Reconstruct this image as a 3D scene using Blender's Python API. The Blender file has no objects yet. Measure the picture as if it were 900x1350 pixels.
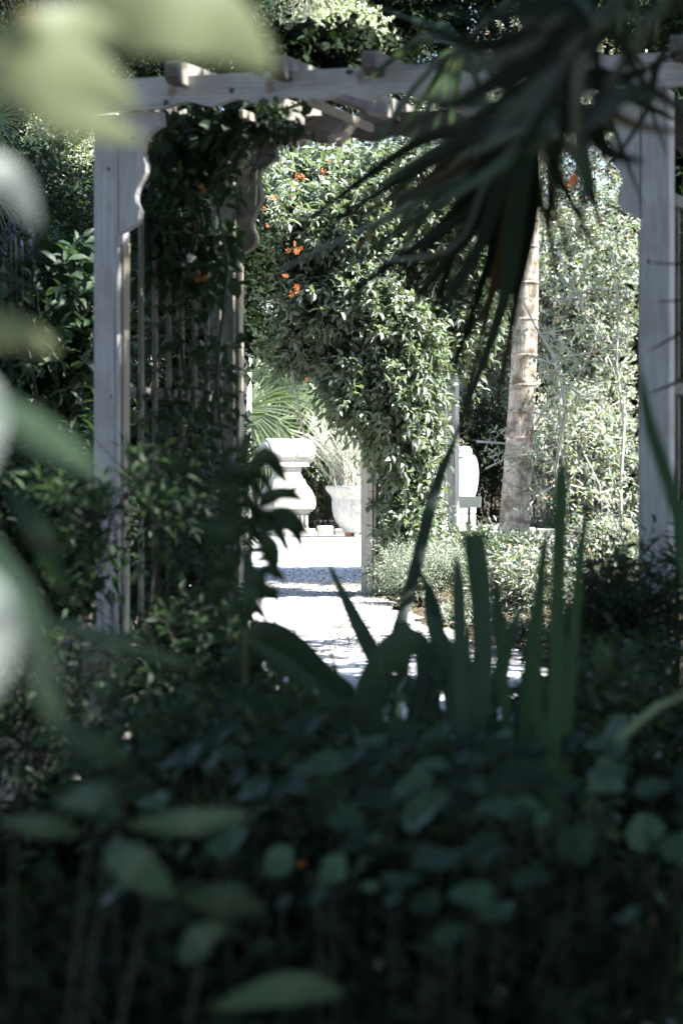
import bpy, math, random
import numpy as np
from mathutils import Vector, Matrix

SC = bpy.context.scene
COL = SC.collection
PI = math.pi

# ------------------------------------------------------------------ camera, sky, sun, exposure
F = 3600.0            # focal length in pixels of the 900 x 1350 photograph
EYE = 1.0             # eye height above the path
HZ = 600.0            # horizon row in the photograph
cam_d = bpy.data.cameras.new('camera'); cam = bpy.data.objects.new('camera', cam_d); COL.objects.link(cam)
cam.location = (0, 0, EYE); cam.rotation_euler = (PI/2, 0, 0)
cam_d.sensor_fit = 'AUTO'; cam_d.sensor_width = 36; cam_d.lens = 36*F/1350
cam_d.shift_y = -(675-HZ)/1350
cam_d.clip_start = 0.05; cam_d.clip_end = 2000
cam_d.dof.use_dof = True; cam_d.dof.focus_distance = 19.5
cam_d.dof.aperture_fstop = 96/20.0
cam_d.dof.aperture_blades = 9
SC.camera = cam

AZ = Vector((0.95, -0.30)).normalized(); EL = math.radians(52)
world = bpy.data.worlds.new('World'); SC.world = world; world.use_nodes = True
wn = world.node_tree.nodes; wl = world.node_tree.links
sky = wn.new('ShaderNodeTexSky'); sky.sky_type = 'NISHITA'; sky.sun_disc = False
sky.sun_elevation = EL; sky.sun_rotation = math.atan2(AZ.x, AZ.y)
sky.air_density = 1.0; sky.dust_density = 0.6; sky.ozone_density = 1.0
bg = wn['Background']; wl.new(sky.outputs[0], bg.inputs[0]); bg.inputs[1].default_value = 0.070
sun_d = bpy.data.lights.new('sun', 'SUN'); sun_d.energy = 5.0; sun_d.angle = math.radians(0.5); sun_d.color = (1, .985, .955)
sun = bpy.data.objects.new('sun', sun_d); COL.objects.link(sun)
tosun = Vector((AZ.x*math.cos(EL), AZ.y*math.cos(EL), math.sin(EL)))
sun.rotation_euler = tosun.to_track_quat('Z', 'Y').to_euler(); sun.location = (8, -2, 12)
SC.view_settings.view_transform = 'Standard'; SC.view_settings.look = 'None'
SC.view_settings.exposure = 2.6; SC.view_settings.gamma = 1
SC.cycles.max_bounces = 6; SC.cycles.transparent_max_bounces = 4
SC.cycles.diffuse_bounces = 4; SC.cycles.glossy_bounces = 2
SC.cycles.sample_clamp_indirect = 6
SC.render.engine = 'CYCLES'

def P(x, y, d):
    "a point of the place that the photograph shows at pixel x, y and that stands d metres off"
    return Vector(((x-450)/F*d, d, EYE+(HZ-y)/F*d))

# ------------------------------------------------------------------ objects, names, labels
def tag(o, label=None, cat=None, group=None, kind=None):
    if label: o['label'] = label
    if cat: o['category'] = cat
    if group: o['group'] = group
    if kind: o['kind'] = kind
    return o
def thing(name, label, cat, loc=(0, 0, 0), rz=0, group=None):
    o = bpy.data.objects.new(name, None); COL.objects.link(o); o.empty_display_size = .1
    o.location = loc; o.rotation_euler = (0, 0, rz)
    return tag(o, label, cat, group)
def mesh(name, v, f, mat=None, smooth=False, attr=None):
    me = bpy.data.meshes.new(name)
    me.from_pydata([tuple(p) for p in v], [], f)
    if mat: me.materials.append(mat)
    if smooth: me.polygons.foreach_set('use_smooth', [True]*len(me.polygons))
    me.update(); return me
def put(name, me, parent=None, loc=None, mw=None, kind=None):
    o = bpy.data.objects.new(name, me); COL.objects.link(o)
    if parent is not None:
        o.parent = parent
        o.matrix_parent_inverse = Matrix.Identity(4)
    if mw is not None:      # a world matrix
        pm = world_m(parent) if parent is not None else Matrix.Identity(4)
        o.matrix_basis = pm.inverted() @ mw
    elif loc is not None: o.location = loc
    if kind: o['kind'] = kind
    return o
def world_m(o):
    m = o.matrix_basis.copy(); p = o.parent
    while p is not None: m = p.matrix_basis @ m; p = p.parent
    return m

class MB:
    "collects boxes, tubes and lathes for ONE mesh"
    def __init__(s): s.v = []; s.f = []
    def add(s, v, f):
        n = len(s.v); s.v += [Vector(p) for p in v]; s.f += [tuple(i+n for i in q) for q in f]; return s
    def box(s, x0, x1, y0, y1, z0, z1, b=0.0):
        if b <= 0:
            v = [(x, y, z) for z in (z0, z1) for y in (y0, y1) for x in (x0, x1)]
            return s.add(v, [(0, 2, 3, 1), (4, 5, 7, 6), (0, 1, 5, 4), (2, 6, 7, 3), (0, 4, 6, 2), (1, 3, 7, 5)])
        lay = []
        for z, k in ((z0, b), (z0+b, 0), (z1-b, 0), (z1, b)):
            xs0, xs1, ys0, ys1 = x0+k, x1-k, y0+k, y1-k
            lay.append([(xs0+b, ys0, z), (xs1-b, ys0, z), (xs1, ys0+b, z), (xs1, ys1-b, z), (xs1-b, ys1, z), (xs0+b, ys1, z), (xs0, ys1-b, z), (xs0, ys0+b, z)])
        v = [p for l in lay for p in l]; f = [tuple(range(7, -1, -1)), tuple(range(24, 32))]
        for i in range(3):
            for j in range(8): f.append((i*8+j, i*8+(j+1) % 8, i*8+8+(j+1) % 8, i*8+8+j))
        return s.add(v, f)
    def rings(s, rings, cap=True):
        n = len(rings[0]); v = [p for r in rings for p in r]; f = []
        for i in range(len(rings)-1):
            for j in range(n): f.append((i*n+j, i*n+(j+1) % n, (i+1)*n+(j+1) % n, (i+1)*n+j))
        if cap: f += [tuple(range(n-1, -1, -1)), tuple(range((len(rings)-1)*n, len(rings)*n))]
        return s.add(v, f)
    def tube(s, pts, rad, n=7):
        pts = [Vector(p) for p in pts]
        if not hasattr(rad, '__len__'): rad = [rad]*len(pts)
        rs = []
        up = Vector((0.3, .8, .2))
        for i, p in enumerate(pts):
            t = (pts[min(i+1, len(pts)-1)]-pts[max(i-1, 0)]).normalized()
            a = t.cross(up).normalized(); b = t.cross(a)
            rs.append([p+(a*math.cos(2*PI*k/n)+b*math.sin(2*PI*k/n))*rad[i] for k in range(n)])
        return s.rings(rs)
    def lathe(s, prof, n=32, c=(0, 0, 0), mod=None, axis='z'):
        rs = []
        for r, z in prof:
            ring = []
            for k in range(n):
                a = 2*PI*k/n; rr = r*(mod(a, z) if mod else 1)
                if axis == 'z': q = (c[0]+rr*math.cos(a), c[1]+rr*math.sin(a), c[2]+z)
                else: q = (c[0]+z, c[1]+rr*math.cos(a), c[2]+rr*math.sin(a))
                ring.append(q)
            rs.append(ring)
        return s.rings(rs)
    def square(s, prof, c=(0, 0, 0), asp=1.0, b=.02):
        rs = []
        for h, z in prof:
            w, d = h, h*asp
            rs.append([(c[0]+x, c[1]+y, c[2]+z) for x, y in ((-w+b, -d), (w-b, -d), (w, -d+b), (w, d-b), (w-b, d), (-w+b, d), (-w, d-b), (-w, -d+b))])
        return s.rings(rs)
    def build(s, name, mat, parent=None, loc=None, smooth=False, kind=None, bevel=0):
        me = mesh(name, s.v, s.f, mat, smooth)
        o = put(name, me, parent, loc, kind=kind)
        if smooth:
            try: me.set_sharp_from_angle(angle=math.radians(35))
            except Exception: pass
        return o

# ------------------------------------------------------------------ materials
class NT:
    def __init__(s, name):
        s.m = bpy.data.materials.new(name); s.m.use_nodes = True
        s.n = s.m.node_tree.nodes; s.l = s.m.node_tree.links; s.b = s.n['Principled BSDF']; s.o = s.n['Material Output']
    def new(s, t, **k):
        q = s.n.new('ShaderNode'+t)
        for a, b in k.items(): setattr(q, a, b)
        return q
    def set(s, inp, v):
        if isinstance(v, bpy.types.NodeSocket): s.l.new(v, inp)
        else: inp.default_value = v
    def coord(s, scale=(1, 1, 1), which='Object', off=True):
        tc = s.new('TexCoord'); mp = s.new('Mapping'); s.l.new(tc.outputs[which], mp.inputs[0]); mp.inputs['Scale'].default_value = scale
        if off:
            oi = s.new('ObjectInfo'); mu = s.new('Math', operation='MULTIPLY'); s.l.new(oi.outputs['Random'], mu.inputs[0]); mu.inputs[1].default_value = 37
            s.l.new(mu.outputs[0], mp.inputs['Location'])
        return mp.outputs[0]
    def noise(s, co, sc, det=4, rough=.6, dist=0):
        q = s.new('TexNoise'); s.l.new(co, q.inputs['Vector']); q.inputs['Scale'].default_value = sc
        q.inputs['Detail'].default_value = det; q.inputs['Roughness'].default_value = rough; q.inputs['Distortion'].default_value = dist
        return q.outputs[0]
    def ramp(s, fac, stops, interp='LINEAR'):
        q = s.new('ValToRGB'); s.l.new(fac, q.inputs[0]); cr = q.color_ramp; cr.interpolation = interp
        while len(cr.elements) < len(stops): cr.elements.new(.5)
        for e, (p, c) in zip(cr.elements, stops):
            e.position = p; e.color = (c[0], c[1], c[2], 1) if hasattr(c, '__len__') else (c, c, c, 1)
        return q.outputs[0]
    def mix(s, fac, a, b, mode='MIX'):
        q = s.new('Mix', data_type='RGBA', blend_type=mode)
        s.set(q.inputs[0], fac)
        for i, v in ((6, a), (7, b)):
            s.set(q.inputs[i], v if isinstance(v, bpy.types.NodeSocket) else (v[0], v[1], v[2], 1))
        return q.outputs[2]
    def bump(s, h, st=.3, d=.01):
        q = s.new('Bump'); s.l.new(h, q.inputs['Height']); q.inputs['Strength'].default_value = st; q.inputs['Distance'].default_value = d
        s.l.new(q.outputs[0], s.b.inputs['Normal'])
    def col(s, c): s.set(s.b.inputs['Base Color'], c if isinstance(c, bpy.types.NodeSocket) else (c[0], c[1], c[2], 1)); return s
    def rough(s, r, spec=None):
        s.set(s.b.inputs['Roughness'], r)
        if spec is not None: s.b.inputs['Specular IOR Level'].default_value = spec
        return s

def leaf_mat(name, dark, light, rough=.42, trans=.25, odd=None, tcol=None, spec=.5):
    "leaf whose colour differs from leaf to leaf; thin, so some light comes through"
    t = NT(name)
    at = t.new('Attribute', attribute_name='rnd'); oi = t.new('ObjectInfo')
    ad = t.new('Math', operation='ADD'); t.l.new(at.outputs['Fac'], ad.inputs[0]); t.l.new(oi.outputs['Random'], ad.inputs[1])
    fr = t.new('Math', operation='FRACT'); t.l.new(ad.outputs[0], fr.inputs[0])
    mid = [(a+b)/2 for a, b in zip(dark, light)]
    stops = [(0, dark), (.5, mid), (.93 if odd else 1, light)]
    if odd: stops += [(.965, odd)]
    c = t.ramp(fr.outputs[0], stops)
    co = t.coord((1, 1, 1), off=False); n = t.noise(co, 60, 2)
    c = t.mix(t.ramp(n, [(.3, 0), (.75, .35)]), c, [x*1.5+.01 for x in mid])
    t.col(c); t.rough(rough, spec)
    tr = t.new('BsdfTranslucent')
    tc = tcol or (light[0]*1.9, light[1]*2.3, light[2]*1.0)
    tr.inputs[0].default_value = (*tc, 1)
    mx = t.new('MixShader'); mx.inputs[0].default_value = trans
    t.l.new(t.b.outputs[0], mx.inputs[1]); t.l.new(tr.outputs[0], mx.inputs[2]); t.l.new(mx.outputs[0], t.o.inputs[0])
    return t.m

def wood_mat(name, axis, base=(.60, .59, .60), knots=(), stains=()):
    "weathered grey softwood, grain along one axis"
    t = NT(name)
    sc = [9, 9, 9]; sc[axis] = .8
    co = t.coord(sc); g = t.noise(co, 6, 5, .65, .7)
    sc2 = [40, 40, 40]; sc2[axis] = 1.5
    g2 = t.noise(t.coord(sc2), 3, 3, .6)
    c = t.ramp(g, [(.28, [x*.72 for x in base]), (.5, base), (.72, [x*1.16 for x in base])])
    c = t.mix(t.ramp(g2, [(.35, .3), (.6, 0)]), c, [x*.55 for x in base])
    sc3 = [70, 70, 70]; sc3[axis] = .9
    g3 = t.noise(t.coord(sc3), 1.3, 2, .5)
    c = t.mix(t.ramp(g3, [(.63, 0), (.68, .8)]), c, [x*.3 for x in base])
    blot = t.noise(t.coord((1, 1, 1)), 5, 3)
    c = t.mix(t.ramp(blot, [(.46, 0), (.72, .6)]), c, (.34, .31, .25))
    for kind, lst in (('k', knots), ('s', stains)):
        for (x, y, z, rx, ry, rz) in lst:
            tc = t.new('TexCoord'); mp = t.new('Mapping', vector_type='TEXTURE'); t.l.new(tc.outputs['Object'], mp.inputs[0])
            mp.inputs['Location'].default_value = (x, y, z); mp.inputs['Scale'].default_value = (rx, ry, rz)
            ln = t.new('VectorMath', operation='LENGTH'); t.l.new(mp.outputs[0], ln.inputs[0])
            if kind == 'k':
                nk = t.new('Math', operation='MULTIPLY_ADD'); t.l.new(g2, nk.inputs[0]); nk.inputs[1].default_value = .9; t.l.new(ln.outputs[1], nk.inputs[2])
                c = t.mix(t.ramp(nk.outputs[0], [(.75, .95), (1.0, .5), (1.4, 0)]), c, (.055, .04, .035))
            else:
                nn = t.new('Math', operation='MULTIPLY_ADD'); t.l.new(g, nn.inputs[0]); nn.inputs[1].default_value = .9; t.l.new(ln.outputs[1], nn.inputs[2])
                c = t.mix(t.ramp(nn.outputs[0], [(.45, .75), (1.0, .25), (1.35, 0)]), c, (.23, .10, .045))
    t.col(c); t.rough(.75, .25); t.bump(g2, .35, .003)
    return t.m

def stone_mat(name, base=(.50, .48, .44), dirt=(.14, .14, .11), sc=3, dirty=.55):
    t = NT(name); co = t.coord((1, 1, 1))
    a = t.noise(co, sc, 6, .65); b = t.noise(co, sc*9, 4, .7)
    c = t.ramp(a, [(.25, [x*.75 for x in base]), (.6, base), (.8, [min(1, x*1.15) for x in base])])
    c = t.mix(t.ramp(b, [(dirty, 0), (.85, .8)]), c, dirt)
    dr = t.noise(t.coord((9, 9, 1.2)), 2.2, 4, .6)
    c = t.mix(t.ramp(dr, [(.50, 0), (.72, .6)]), c, [x*1.6 for x in dirt])
    t.col(c); t.rough(.85, .2); t.bump(b, .5, .012)
    return t.m

def plain(name, c, rough=.7, var=.25, sc=20):
    t = NT(name); n = t.noise(t.coord((1, 1, 1)), sc, 4)
    t.col(t.ramp(n, [(.3, [x*(1-var) for x in c]), (.7, [x*(1+var) for x in c])])); t.rough(rough, .3); t.bump(n, .3, .004)
    return t.m

M = {}
M['wood_z'] = wood_mat('weathered_wood_upright', 2)
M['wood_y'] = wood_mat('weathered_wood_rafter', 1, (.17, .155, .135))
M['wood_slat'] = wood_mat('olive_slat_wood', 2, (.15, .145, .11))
M['wood_brown_shade'] = wood_mat('shaded_brown_wood', 0, (.13, .105, .08))  # unbleached brown, darkened further for the deep shade at the back
M['wood_raw'] = wood_mat('yellow_wood', 2, (.46, .40, .30))
M['wood_far'] = wood_mat('far_wood', 2, (.50, .47, .42))
M['stone'] = stone_mat('limestone', (.46, .44, .40), dirty=.46)
M['stone_old'] = stone_mat('mossy_limestone', (.46, .43, .37), (.07, .08, .05), 5, .46)
M['marble'] = stone_mat('white_marble', (.66, .66, .65), (.32, .32, .29), 3, .52)
M['terracotta'] = plain('terracotta', (.38, .15, .07))
M['bark'] = plain('bark', (.05, .04, .03), .9, .45, 14)
M['stem'] = plain('green_stem', (.035, .045, .02), .6, .3)
M['stem_dark'] = plain('dark_stem', (.010, .014, .007), .6, .3)
M['twig'] = plain('pale_twig', (.48, .44, .37), .7, .3)
M['dark_metal'] = plain('dark_metal', (.045, .05, .045), .5)
M['sign'] = plain('sign_face', (.09, .10, .085), .55, .12)

t = NT('palm_trunk'); co = t.coord((1, 1, 1), off=False)
a = t.noise(co, 7, 5); sx = t.coord((14, 14, 1.2), off=False); b = t.noise(sx, 4, 4)
c = t.ramp(a, [(.38, (.13, .10, .07)), (.55, (.42, .36, .29))])
c = t.mix(t.ramp(b, [(.35, .6), (.6, 0)]), c, (.10, .085, .06))
t.col(c); t.rough(.85, .2); t.bump(b, .9, .02); M['palm_trunk'] = t.m

t = NT('soil'); co = t.coord((1, 1, 1), off=False)
a = t.noise(co, 4, 8, .7); b = t.noise(co, 45, 5, .7)
c = t.ramp(a, [(.3, (.030, .024, .018)), (.7, (.085, .068, .05))])
c = t.mix(t.ramp(b, [(.62, 0), (.74, .6)]), c, (.18, .14, .10))
t.col(c); t.rough(.95, .1); t.bump(b, .8, .03); M['soil'] = t.m

t = NT('pale_gravel'); co = t.coord((1, 1, 1), off=False)
a = t.noise(co, 1.7, 5, .6); b = t.noise(co, 90, 4, .7); v = t.new('TexVoronoi'); t.l.new(co, v.inputs['Vector']); v.inputs['Scale'].default_value = 70
c = t.ramp(a, [(.3, (.42, .41, .40)), (.7, (.56, .555, .55))])
c = t.mix(t.ramp(b, [(.56, 0), (.75, .55)]), c, (.22, .20, .18))
t.col(c); t.rough(.9, .15); t.bump(v.outputs[0], .6, .01); M['gravel'] = t.m

# foliage: (dark, light)
M['lf_vine'] = leaf_mat('vine_leaf', (.035, .055, .030), (.22, .245, .20), .25, .16, odd=(.17, .18, .10))
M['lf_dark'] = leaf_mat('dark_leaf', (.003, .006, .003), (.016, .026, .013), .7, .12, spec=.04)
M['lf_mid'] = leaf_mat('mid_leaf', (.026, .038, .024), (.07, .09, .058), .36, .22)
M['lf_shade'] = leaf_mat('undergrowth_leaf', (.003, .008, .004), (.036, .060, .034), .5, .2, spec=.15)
M['lf_grey'] = leaf_mat('silver_leaf', (.12, .15, .125), (.30, .33, .29), .55, .2)
M['lf_small'] = leaf_mat('small_shrub_leaf', (.025, .036, .027), (.34, .36, .32), .22, .14, odd=(.30, .13, .045))
M['lf_orange'] = leaf_mat('bronze_tinged_leaf', (.08, .095, .07), (.30, .32, .27), .27, .2, odd=(.36, .17, .06))
M['lf_blossom'] = leaf_mat('variegated_leaf', (.05, .07, .045), (.5, .52, .44), .4, .2)
M['lf_fan'] = leaf_mat('fan_palm_leaf', (.055, .08, .045), (.14, .17, .09), .32, .25, odd=(.32, .25, .12))
M['lf_dry'] = leaf_mat('dry_frond', (.12, .11, .095), (.30, .28, .25), .6, .15)
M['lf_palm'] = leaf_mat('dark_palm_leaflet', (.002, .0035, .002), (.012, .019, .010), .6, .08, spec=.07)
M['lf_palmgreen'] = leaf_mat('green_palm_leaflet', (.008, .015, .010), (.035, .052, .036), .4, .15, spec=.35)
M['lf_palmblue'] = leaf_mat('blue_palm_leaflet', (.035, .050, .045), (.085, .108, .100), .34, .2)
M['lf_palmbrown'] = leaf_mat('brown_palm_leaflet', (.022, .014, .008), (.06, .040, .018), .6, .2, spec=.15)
M['lf_tip'] = leaf_mat('light_tipped_leaf', (.006, .014, .008), (.055, .088, .05), .45, .25, spec=.15)
M['lf_green'] = leaf_mat('fresh_sword_leaf', (.014, .032, .015), (.032, .060, .030), .5, .3, spec=.12)
M['lf_iris'] = leaf_mat('sword_leaf', (.008, .017, .011), (.034, .058, .038), .5, .2, spec=.2)
M['lf_nast'] = leaf_mat('round_leaf', (.012, .028, .015), (.036, .064, .036), .5, .2, spec=.35)
M['lf_near'] = leaf_mat('pale_near_leaf', (.10, .118, .055), (.14, .16, .085), .5, .5, tcol=(.18, .21, .115), spec=.25)
M['lf_sunwhite'] = leaf_mat('sun_whitened_leaf', (.20, .23, .21), (.27, .30, .28), .5, .4, tcol=(.23, .26, .23))  # near leaves whitened in the colour itself to look sunlit
M['petal'] = leaf_mat('orange_petal', (.32, .07, .018), (.5, .20, .07), .5, .3, tcol=(.8, .25, .05))
M['petal_w'] = leaf_mat('white_petal', (.65, .65, .6), (.8, .8, .76), .5, .3, tcol=(.8, .8, .75))
M['petal_v'] = leaf_mat('violet_petal', (.06, .05, .11), (.14, .12, .22), .5, .3, tcol=(.3, .25, .5))
M['debris'] = leaf_mat('dead_leaf', (.06, .045, .03), (.26, .20, .14), .7, .1)

# ------------------------------------------------------------------ leaves
OV = (np.array([(0, 0, 0), (.3, -.44, .07), (.3, .44, .07), (.33, 0, -.02), (.68, -.34, .02), (.68, .34, .02), (.7, 0, -.07), (1, 0, -.2)], float),
      [(0, 3, 1), (0, 2, 3), (1, 3, 6, 4), (3, 2, 5, 6), (4, 6, 7), (6, 5, 7)])
LO = (np.array([(0, 0, 0), (.42, -.5, .09), (.45, .5, .09), (1, 0, -.15), (.45, 0, -.03)], float),
      [(0, 4, 1), (0, 2, 4), (1, 4, 3), (4, 2, 3)])
RH = (np.array([(0, 0, 0), (.45, -.5, .05), (1, 0, 0), (.45, .5, .05)], float), [(0, 2, 1), (0, 3, 2)])
NE = (np.array([(0, -.5, 0), (0, .5, 0), (1, 0, -.1)], float), [(0, 1, 2)])

def unit(a): return a/np.maximum(np.linalg.norm(a, axis=-1, keepdims=True), 1e-9)
def bake(tm, pos, A, N, L, W, name, mat, rng):
    "one mesh out of n leaves"
    tv, tf = tm; n = len(pos); m = len(tv)
    A = unit(A); S = unit(np.cross(N, A)); N = np.cross(A, S)
    v = (pos[:, None, :] + A[:, None, :]*(tv[None, :, 0:1]*L[:, None, None]) + S[:, None, :]*(tv[None, :, 1:2]*W[:, None, None])
         + N[:, None, :]*(tv[None, :, 2:3]*L[:, None, None])).reshape(-1, 3)
    me = bpy.data.meshes.new(name)
    loops = np.concatenate([np.array(q) for q in tf]); sizes = np.array([len(q) for q in tf])
    li = (loops[None, :] + (np.arange(n)*m)[:, None]).reshape(-1)
    sz = np.tile(sizes, n); st = np.concatenate([[0], np.cumsum(sz)[:-1]])
    me.vertices.add(len(v)); me.vertices.foreach_set('co', v.astype(np.float32).ravel())
    me.loops.add(len(li)); me.loops.foreach_set('vertex_index', li.astype(np.int32))
    me.polygons.add(len(sz)); me.polygons.foreach_set('loop_start', st.astype(np.int32)); me.polygons.foreach_set('loop_total', sz.astype(np.int32))
    me.update(calc_edges=True)
    at = me.attributes.new('rnd', 'FLOAT', 'POINT'); at.data.foreach_set('value', np.repeat(rng.random(n), m).astype(np.float32))
    me.materials.append(mat)
    return me
_tm = {}
def leaf_mesh(tm, key, mat):
    k = (key, mat.name)
    if k not in _tm: _tm[k] = mesh('leaf', tm[0], tm[1], mat)
    return _tm[k]

def twigs_to_frames(rng, base, dirs, tl, k, LL, LW, droop, whorl=False):
    "leaves set alternately along short twigs"
    n = len(base); dirs = unit(dirs)
    ref = unit(rng.normal(size=(n, 3))); s1 = unit(np.cross(dirs, ref)); s2 = np.cross(dirs, s1)
    pos = []; A = []; N = []; L = []
    for i in range(k):
        f = (i+.7)/k
        p = base + dirs*(tl*f)[:, None] - np.array([0, 0, 1.])*(droop*.5*tl*f*f)[:, None]
        ang = i*2.4+rng.random(n)*.8
        side = s1*np.cos(ang)[:, None]+s2*np.sin(ang)[:, None]
        a = unit(dirs*(.35+.5*f)+side*.9+np.array([0, 0, -droop*.8])+rng.normal(size=(n, 3))*.18)
        nn = unit(np.array([0.42, -.32, 1.])+side*.25+rng.normal(size=(n, 3))*.55)
        nn = unit(nn-a*np.sum(nn*a, axis=1)[:, None])
        pos.append(p); A.append(a); N.append(nn); L.append(LL*(.65+.6*rng.random(n))*(1-.25*f))
    pos = np.concatenate(pos); A = np.concatenate(A); N = np.concatenate(N); L = np.concatenate(L)
    return pos, A, N, L, L*(LW/LL)*(.8+.4*rng.random(len(L)))

def blobs(rng, c, r, nb, fill=.55):
    "uneven set of lumps inside an ellipsoid"
    c = np.array(c, float); r = np.array(r, float)
    d = unit(rng.normal(size=(nb, 3))); rad = rng.random(nb)**.5*.68
    return c + d*rad[:, None]*r, np.outer(.30+.22*rng.random(nb), r)

def sample_blobs(rng, c, r, nb, n):
    bc, br = blobs(rng, c, r, nb); w = br.prod(axis=1)**(2/3); idx = rng.choice(nb, n, p=w/w.sum())
    d = unit(rng.normal(size=(n, 3))); q = (.45+.55*rng.random(n)**.6)
    base = bc[idx]+d*q[:, None]*br[idx]
    out = unit(d+.7*unit((base-np.array(c))/np.array(r)))
    return base, out

def prisms(a, b, ra, rb, name, mat):
    "thin three-sided twigs from points a to points b"
    n = len(a); t = unit(b-a); s = unit(np.cross(t, np.array([.31, .2, .93]))); u = np.cross(t, s)
    vs = []
    for k in range(3):
        o = s*math.cos(2.094*k)+u*math.sin(2.094*k)
        vs.append(a+o*ra); vs.append(b+o*rb)
    v = np.stack(vs, axis=1).reshape(-1, 3)
    fs = [(0, 2, 3, 1), (2, 4, 5, 3), (4, 0, 1, 5)]
    me = bpy.data.meshes.new(name)
    li = (np.array(fs).ravel()[None, :]+(np.arange(n)*6)[:, None]).ravel()
    me.vertices.add(len(v)); me.vertices.foreach_set('co', v.astype(np.float32).ravel())
    me.loops.add(len(li)); me.loops.foreach_set('vertex_index', li.astype(np.int32))
    me.polygons.add(3*n); me.polygons.foreach_set('loop_start', (np.arange(3*n)*4).astype(np.int32)); me.polygons.foreach_set('loop_total', np.full(3*n, 4, np.int32))
    me.update(calc_edges=True); me.materials.append(mat); return me

def in_view(pos):
    d = np.maximum(pos[:, 1], .1); x = 450+pos[:, 0]/d*F; y = HZ-(pos[:, 2]-EYE)/d*F
    return (x > -10) & (x < 910) & (y > -10) & (y < 1360)

def leaves_to(root, rng, tm, key, mat, fr, singles=0, name='foliage', keep=None):
    "some leaves as single parts, the rest as one joined part"
    pos, A, N, L, W = fr
    if keep is not None:
        k = keep(pos)
        pos, A, N, L, W = pos[k], A[k], N[k], L[k], W[k]
    rest = np.ones(len(pos), bool)
    if singles:
        iv = np.where(in_view(pos))[0]
        if len(iv):
            sc = L[iv]/pos[iv, 1]
            near = pos[iv, 1]
            order = iv[np.argsort(near - L[iv]*8 + rng.random(len(iv))*.25)][:singles]
            me = leaf_mesh(tm, key, mat)
            for i in order:
                a = unit(A[i]); s = unit(np.cross(N[i], a)); n_ = np.cross(a, s)
                m = Matrix(((a[0]*L[i], s[0]*W[i], n_[0]*L[i], pos[i, 0]), (a[1]*L[i], s[1]*W[i], n_[1]*L[i], pos[i, 1]), (a[2]*L[i], s[2]*W[i], n_[2]*L[i], pos[i, 2]), (0, 0, 0, 1)))
                put('leaf', me, root, mw=m)
            rest[order] = False
    if rest.any():
        me = bake(tm, pos[rest], A[rest], N[rest], L[rest], W[rest], name, mat, rng)
        put(name, me, root, mw=Matrix.Identity(4), kind='stuff')

TRI = [0]
def shrub(name, label, cat, c, r, mat, seed, n, k=6, LL=.06, LW=.03, tl=.14, nb=14, tm=LO, key='lo', droop=.25, singles=0, stems=5,
          bark=None, group=None, keep=None, twig_r=.0015, stemr=.012, up=.25, lean=None):
    "a bush: stems from the ground, twigs, leaves"
    rng = np.random.default_rng(seed); c = np.array(c, float); r = np.array(r, float)
    root = thing(name, label, cat, (c[0], c[1], 0), group=group)
    base, out = sample_blobs(rng, c, r, nb, n)
    out = out+np.array([0, 0, up])
    if lean is not None: out = out+np.array(lean)
    ok = base[:, 2] > .03
    base, out = base[ok], out[ok]
    tls = tl*(.6+.8*rng.random(len(base)))
    fr = twigs_to_frames(rng, base, out, tls, k, LL, LW, droop)
    okf = fr[0][:, 2] > .01
    fr = tuple(q[okf] for q in fr)
    leaves_to(root, rng, tm, key, mat, fr, singles, keep=keep)
    TRI[0] += len(fr[0])*len(tm[1])
    bk = bark or M['bark']
    bb, oo = (base, out) if len(base) < 4000 else (base[:4000], out[:4000])
    tt = tls[:len(bb)]
    if keep is not None:
        kk = keep(bb); bb, oo, tt = bb[kk], oo[kk], tt[kk]
    if len(bb): put('twigs', prisms(bb-unit(oo)*tl*.5, bb+unit(oo)*tt[:, None]*.9, twig_r*1.4, twig_r*.7, 'twigs', bk), root, mw=Matrix.Identity(4), kind='stuff')
    mb = MB()
    for i in range(stems):
        e = base[rng.integers(len(base))]; g = np.array([c[0]+rng.normal()*.12*r[0], c[1]+rng.normal()*.12*r[1], -.05])
        mid = g*.5+e*.5+rng.normal(size=3)*.08*r; mid[2] = max(mid[2], .1)
        q = [Vector(g), Vector(g*.7+mid*.3), Vector(mid), Vector(mid*.4+e*.6), Vector(e)]
        mb.tube(q, [stemr*1.5, stemr*1.2, stemr, stemr*.7, stemr*.35], 6)
    if stems: 
        me = mesh('stem', mb.v, mb.f, bk, True); put('stem', me, root, mw=Matrix.Identity(4))
    return root

def ribbon(pts, w, prof, roll=0, fold=.25, seg=10, taper=None):
    "a long leaf along a curve through pts; width w, folded along its midrib"
    pts = [Vector(p) for p in pts]
    # resample with Catmull-Rom
    P4 = [pts[0]*2-pts[1]]+pts+[pts[-1]*2-pts[-2]]; out = []
    ns = len(pts)-1
    for i in range(seg+1):
        u = i/seg*ns; j = min(int(u), ns-1); f = u-j
        p0, p1, p2, p3 = P4[j:j+4]
        out.append(.5*((2*p1)+(p2-p0)*f+(2*p0-5*p1+4*p2-p3)*f*f+(3*p1-p0-3*p2+p3)*f**3))
    v = []; fc = []
    for i, p in enumerate(out):
        t = (out[min(i+1, seg)]-out[max(i-1, 0)]).normalized()
        view = Vector((0, 1, 0)); s = t.cross(view)
        if s.length < 1e-4: s = Vector((1, 0, 0))
        s.normalize(); nn = s.cross(t).normalized()
        a = roll; s2 = s*math.cos(a)+nn*math.sin(a); n2 = nn*math.cos(a)-s*math.sin(a)
        hw = w*.5*prof(i/seg)
        v += [p-s2*hw+n2*hw*fold*2, p, p+s2*hw+n2*hw*fold*2]
        if i:
            b = i*3; fc += [(b-3, b-2, b+1, b), (b-2, b-1, b+2, b+1)]
    return v, fc
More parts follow.
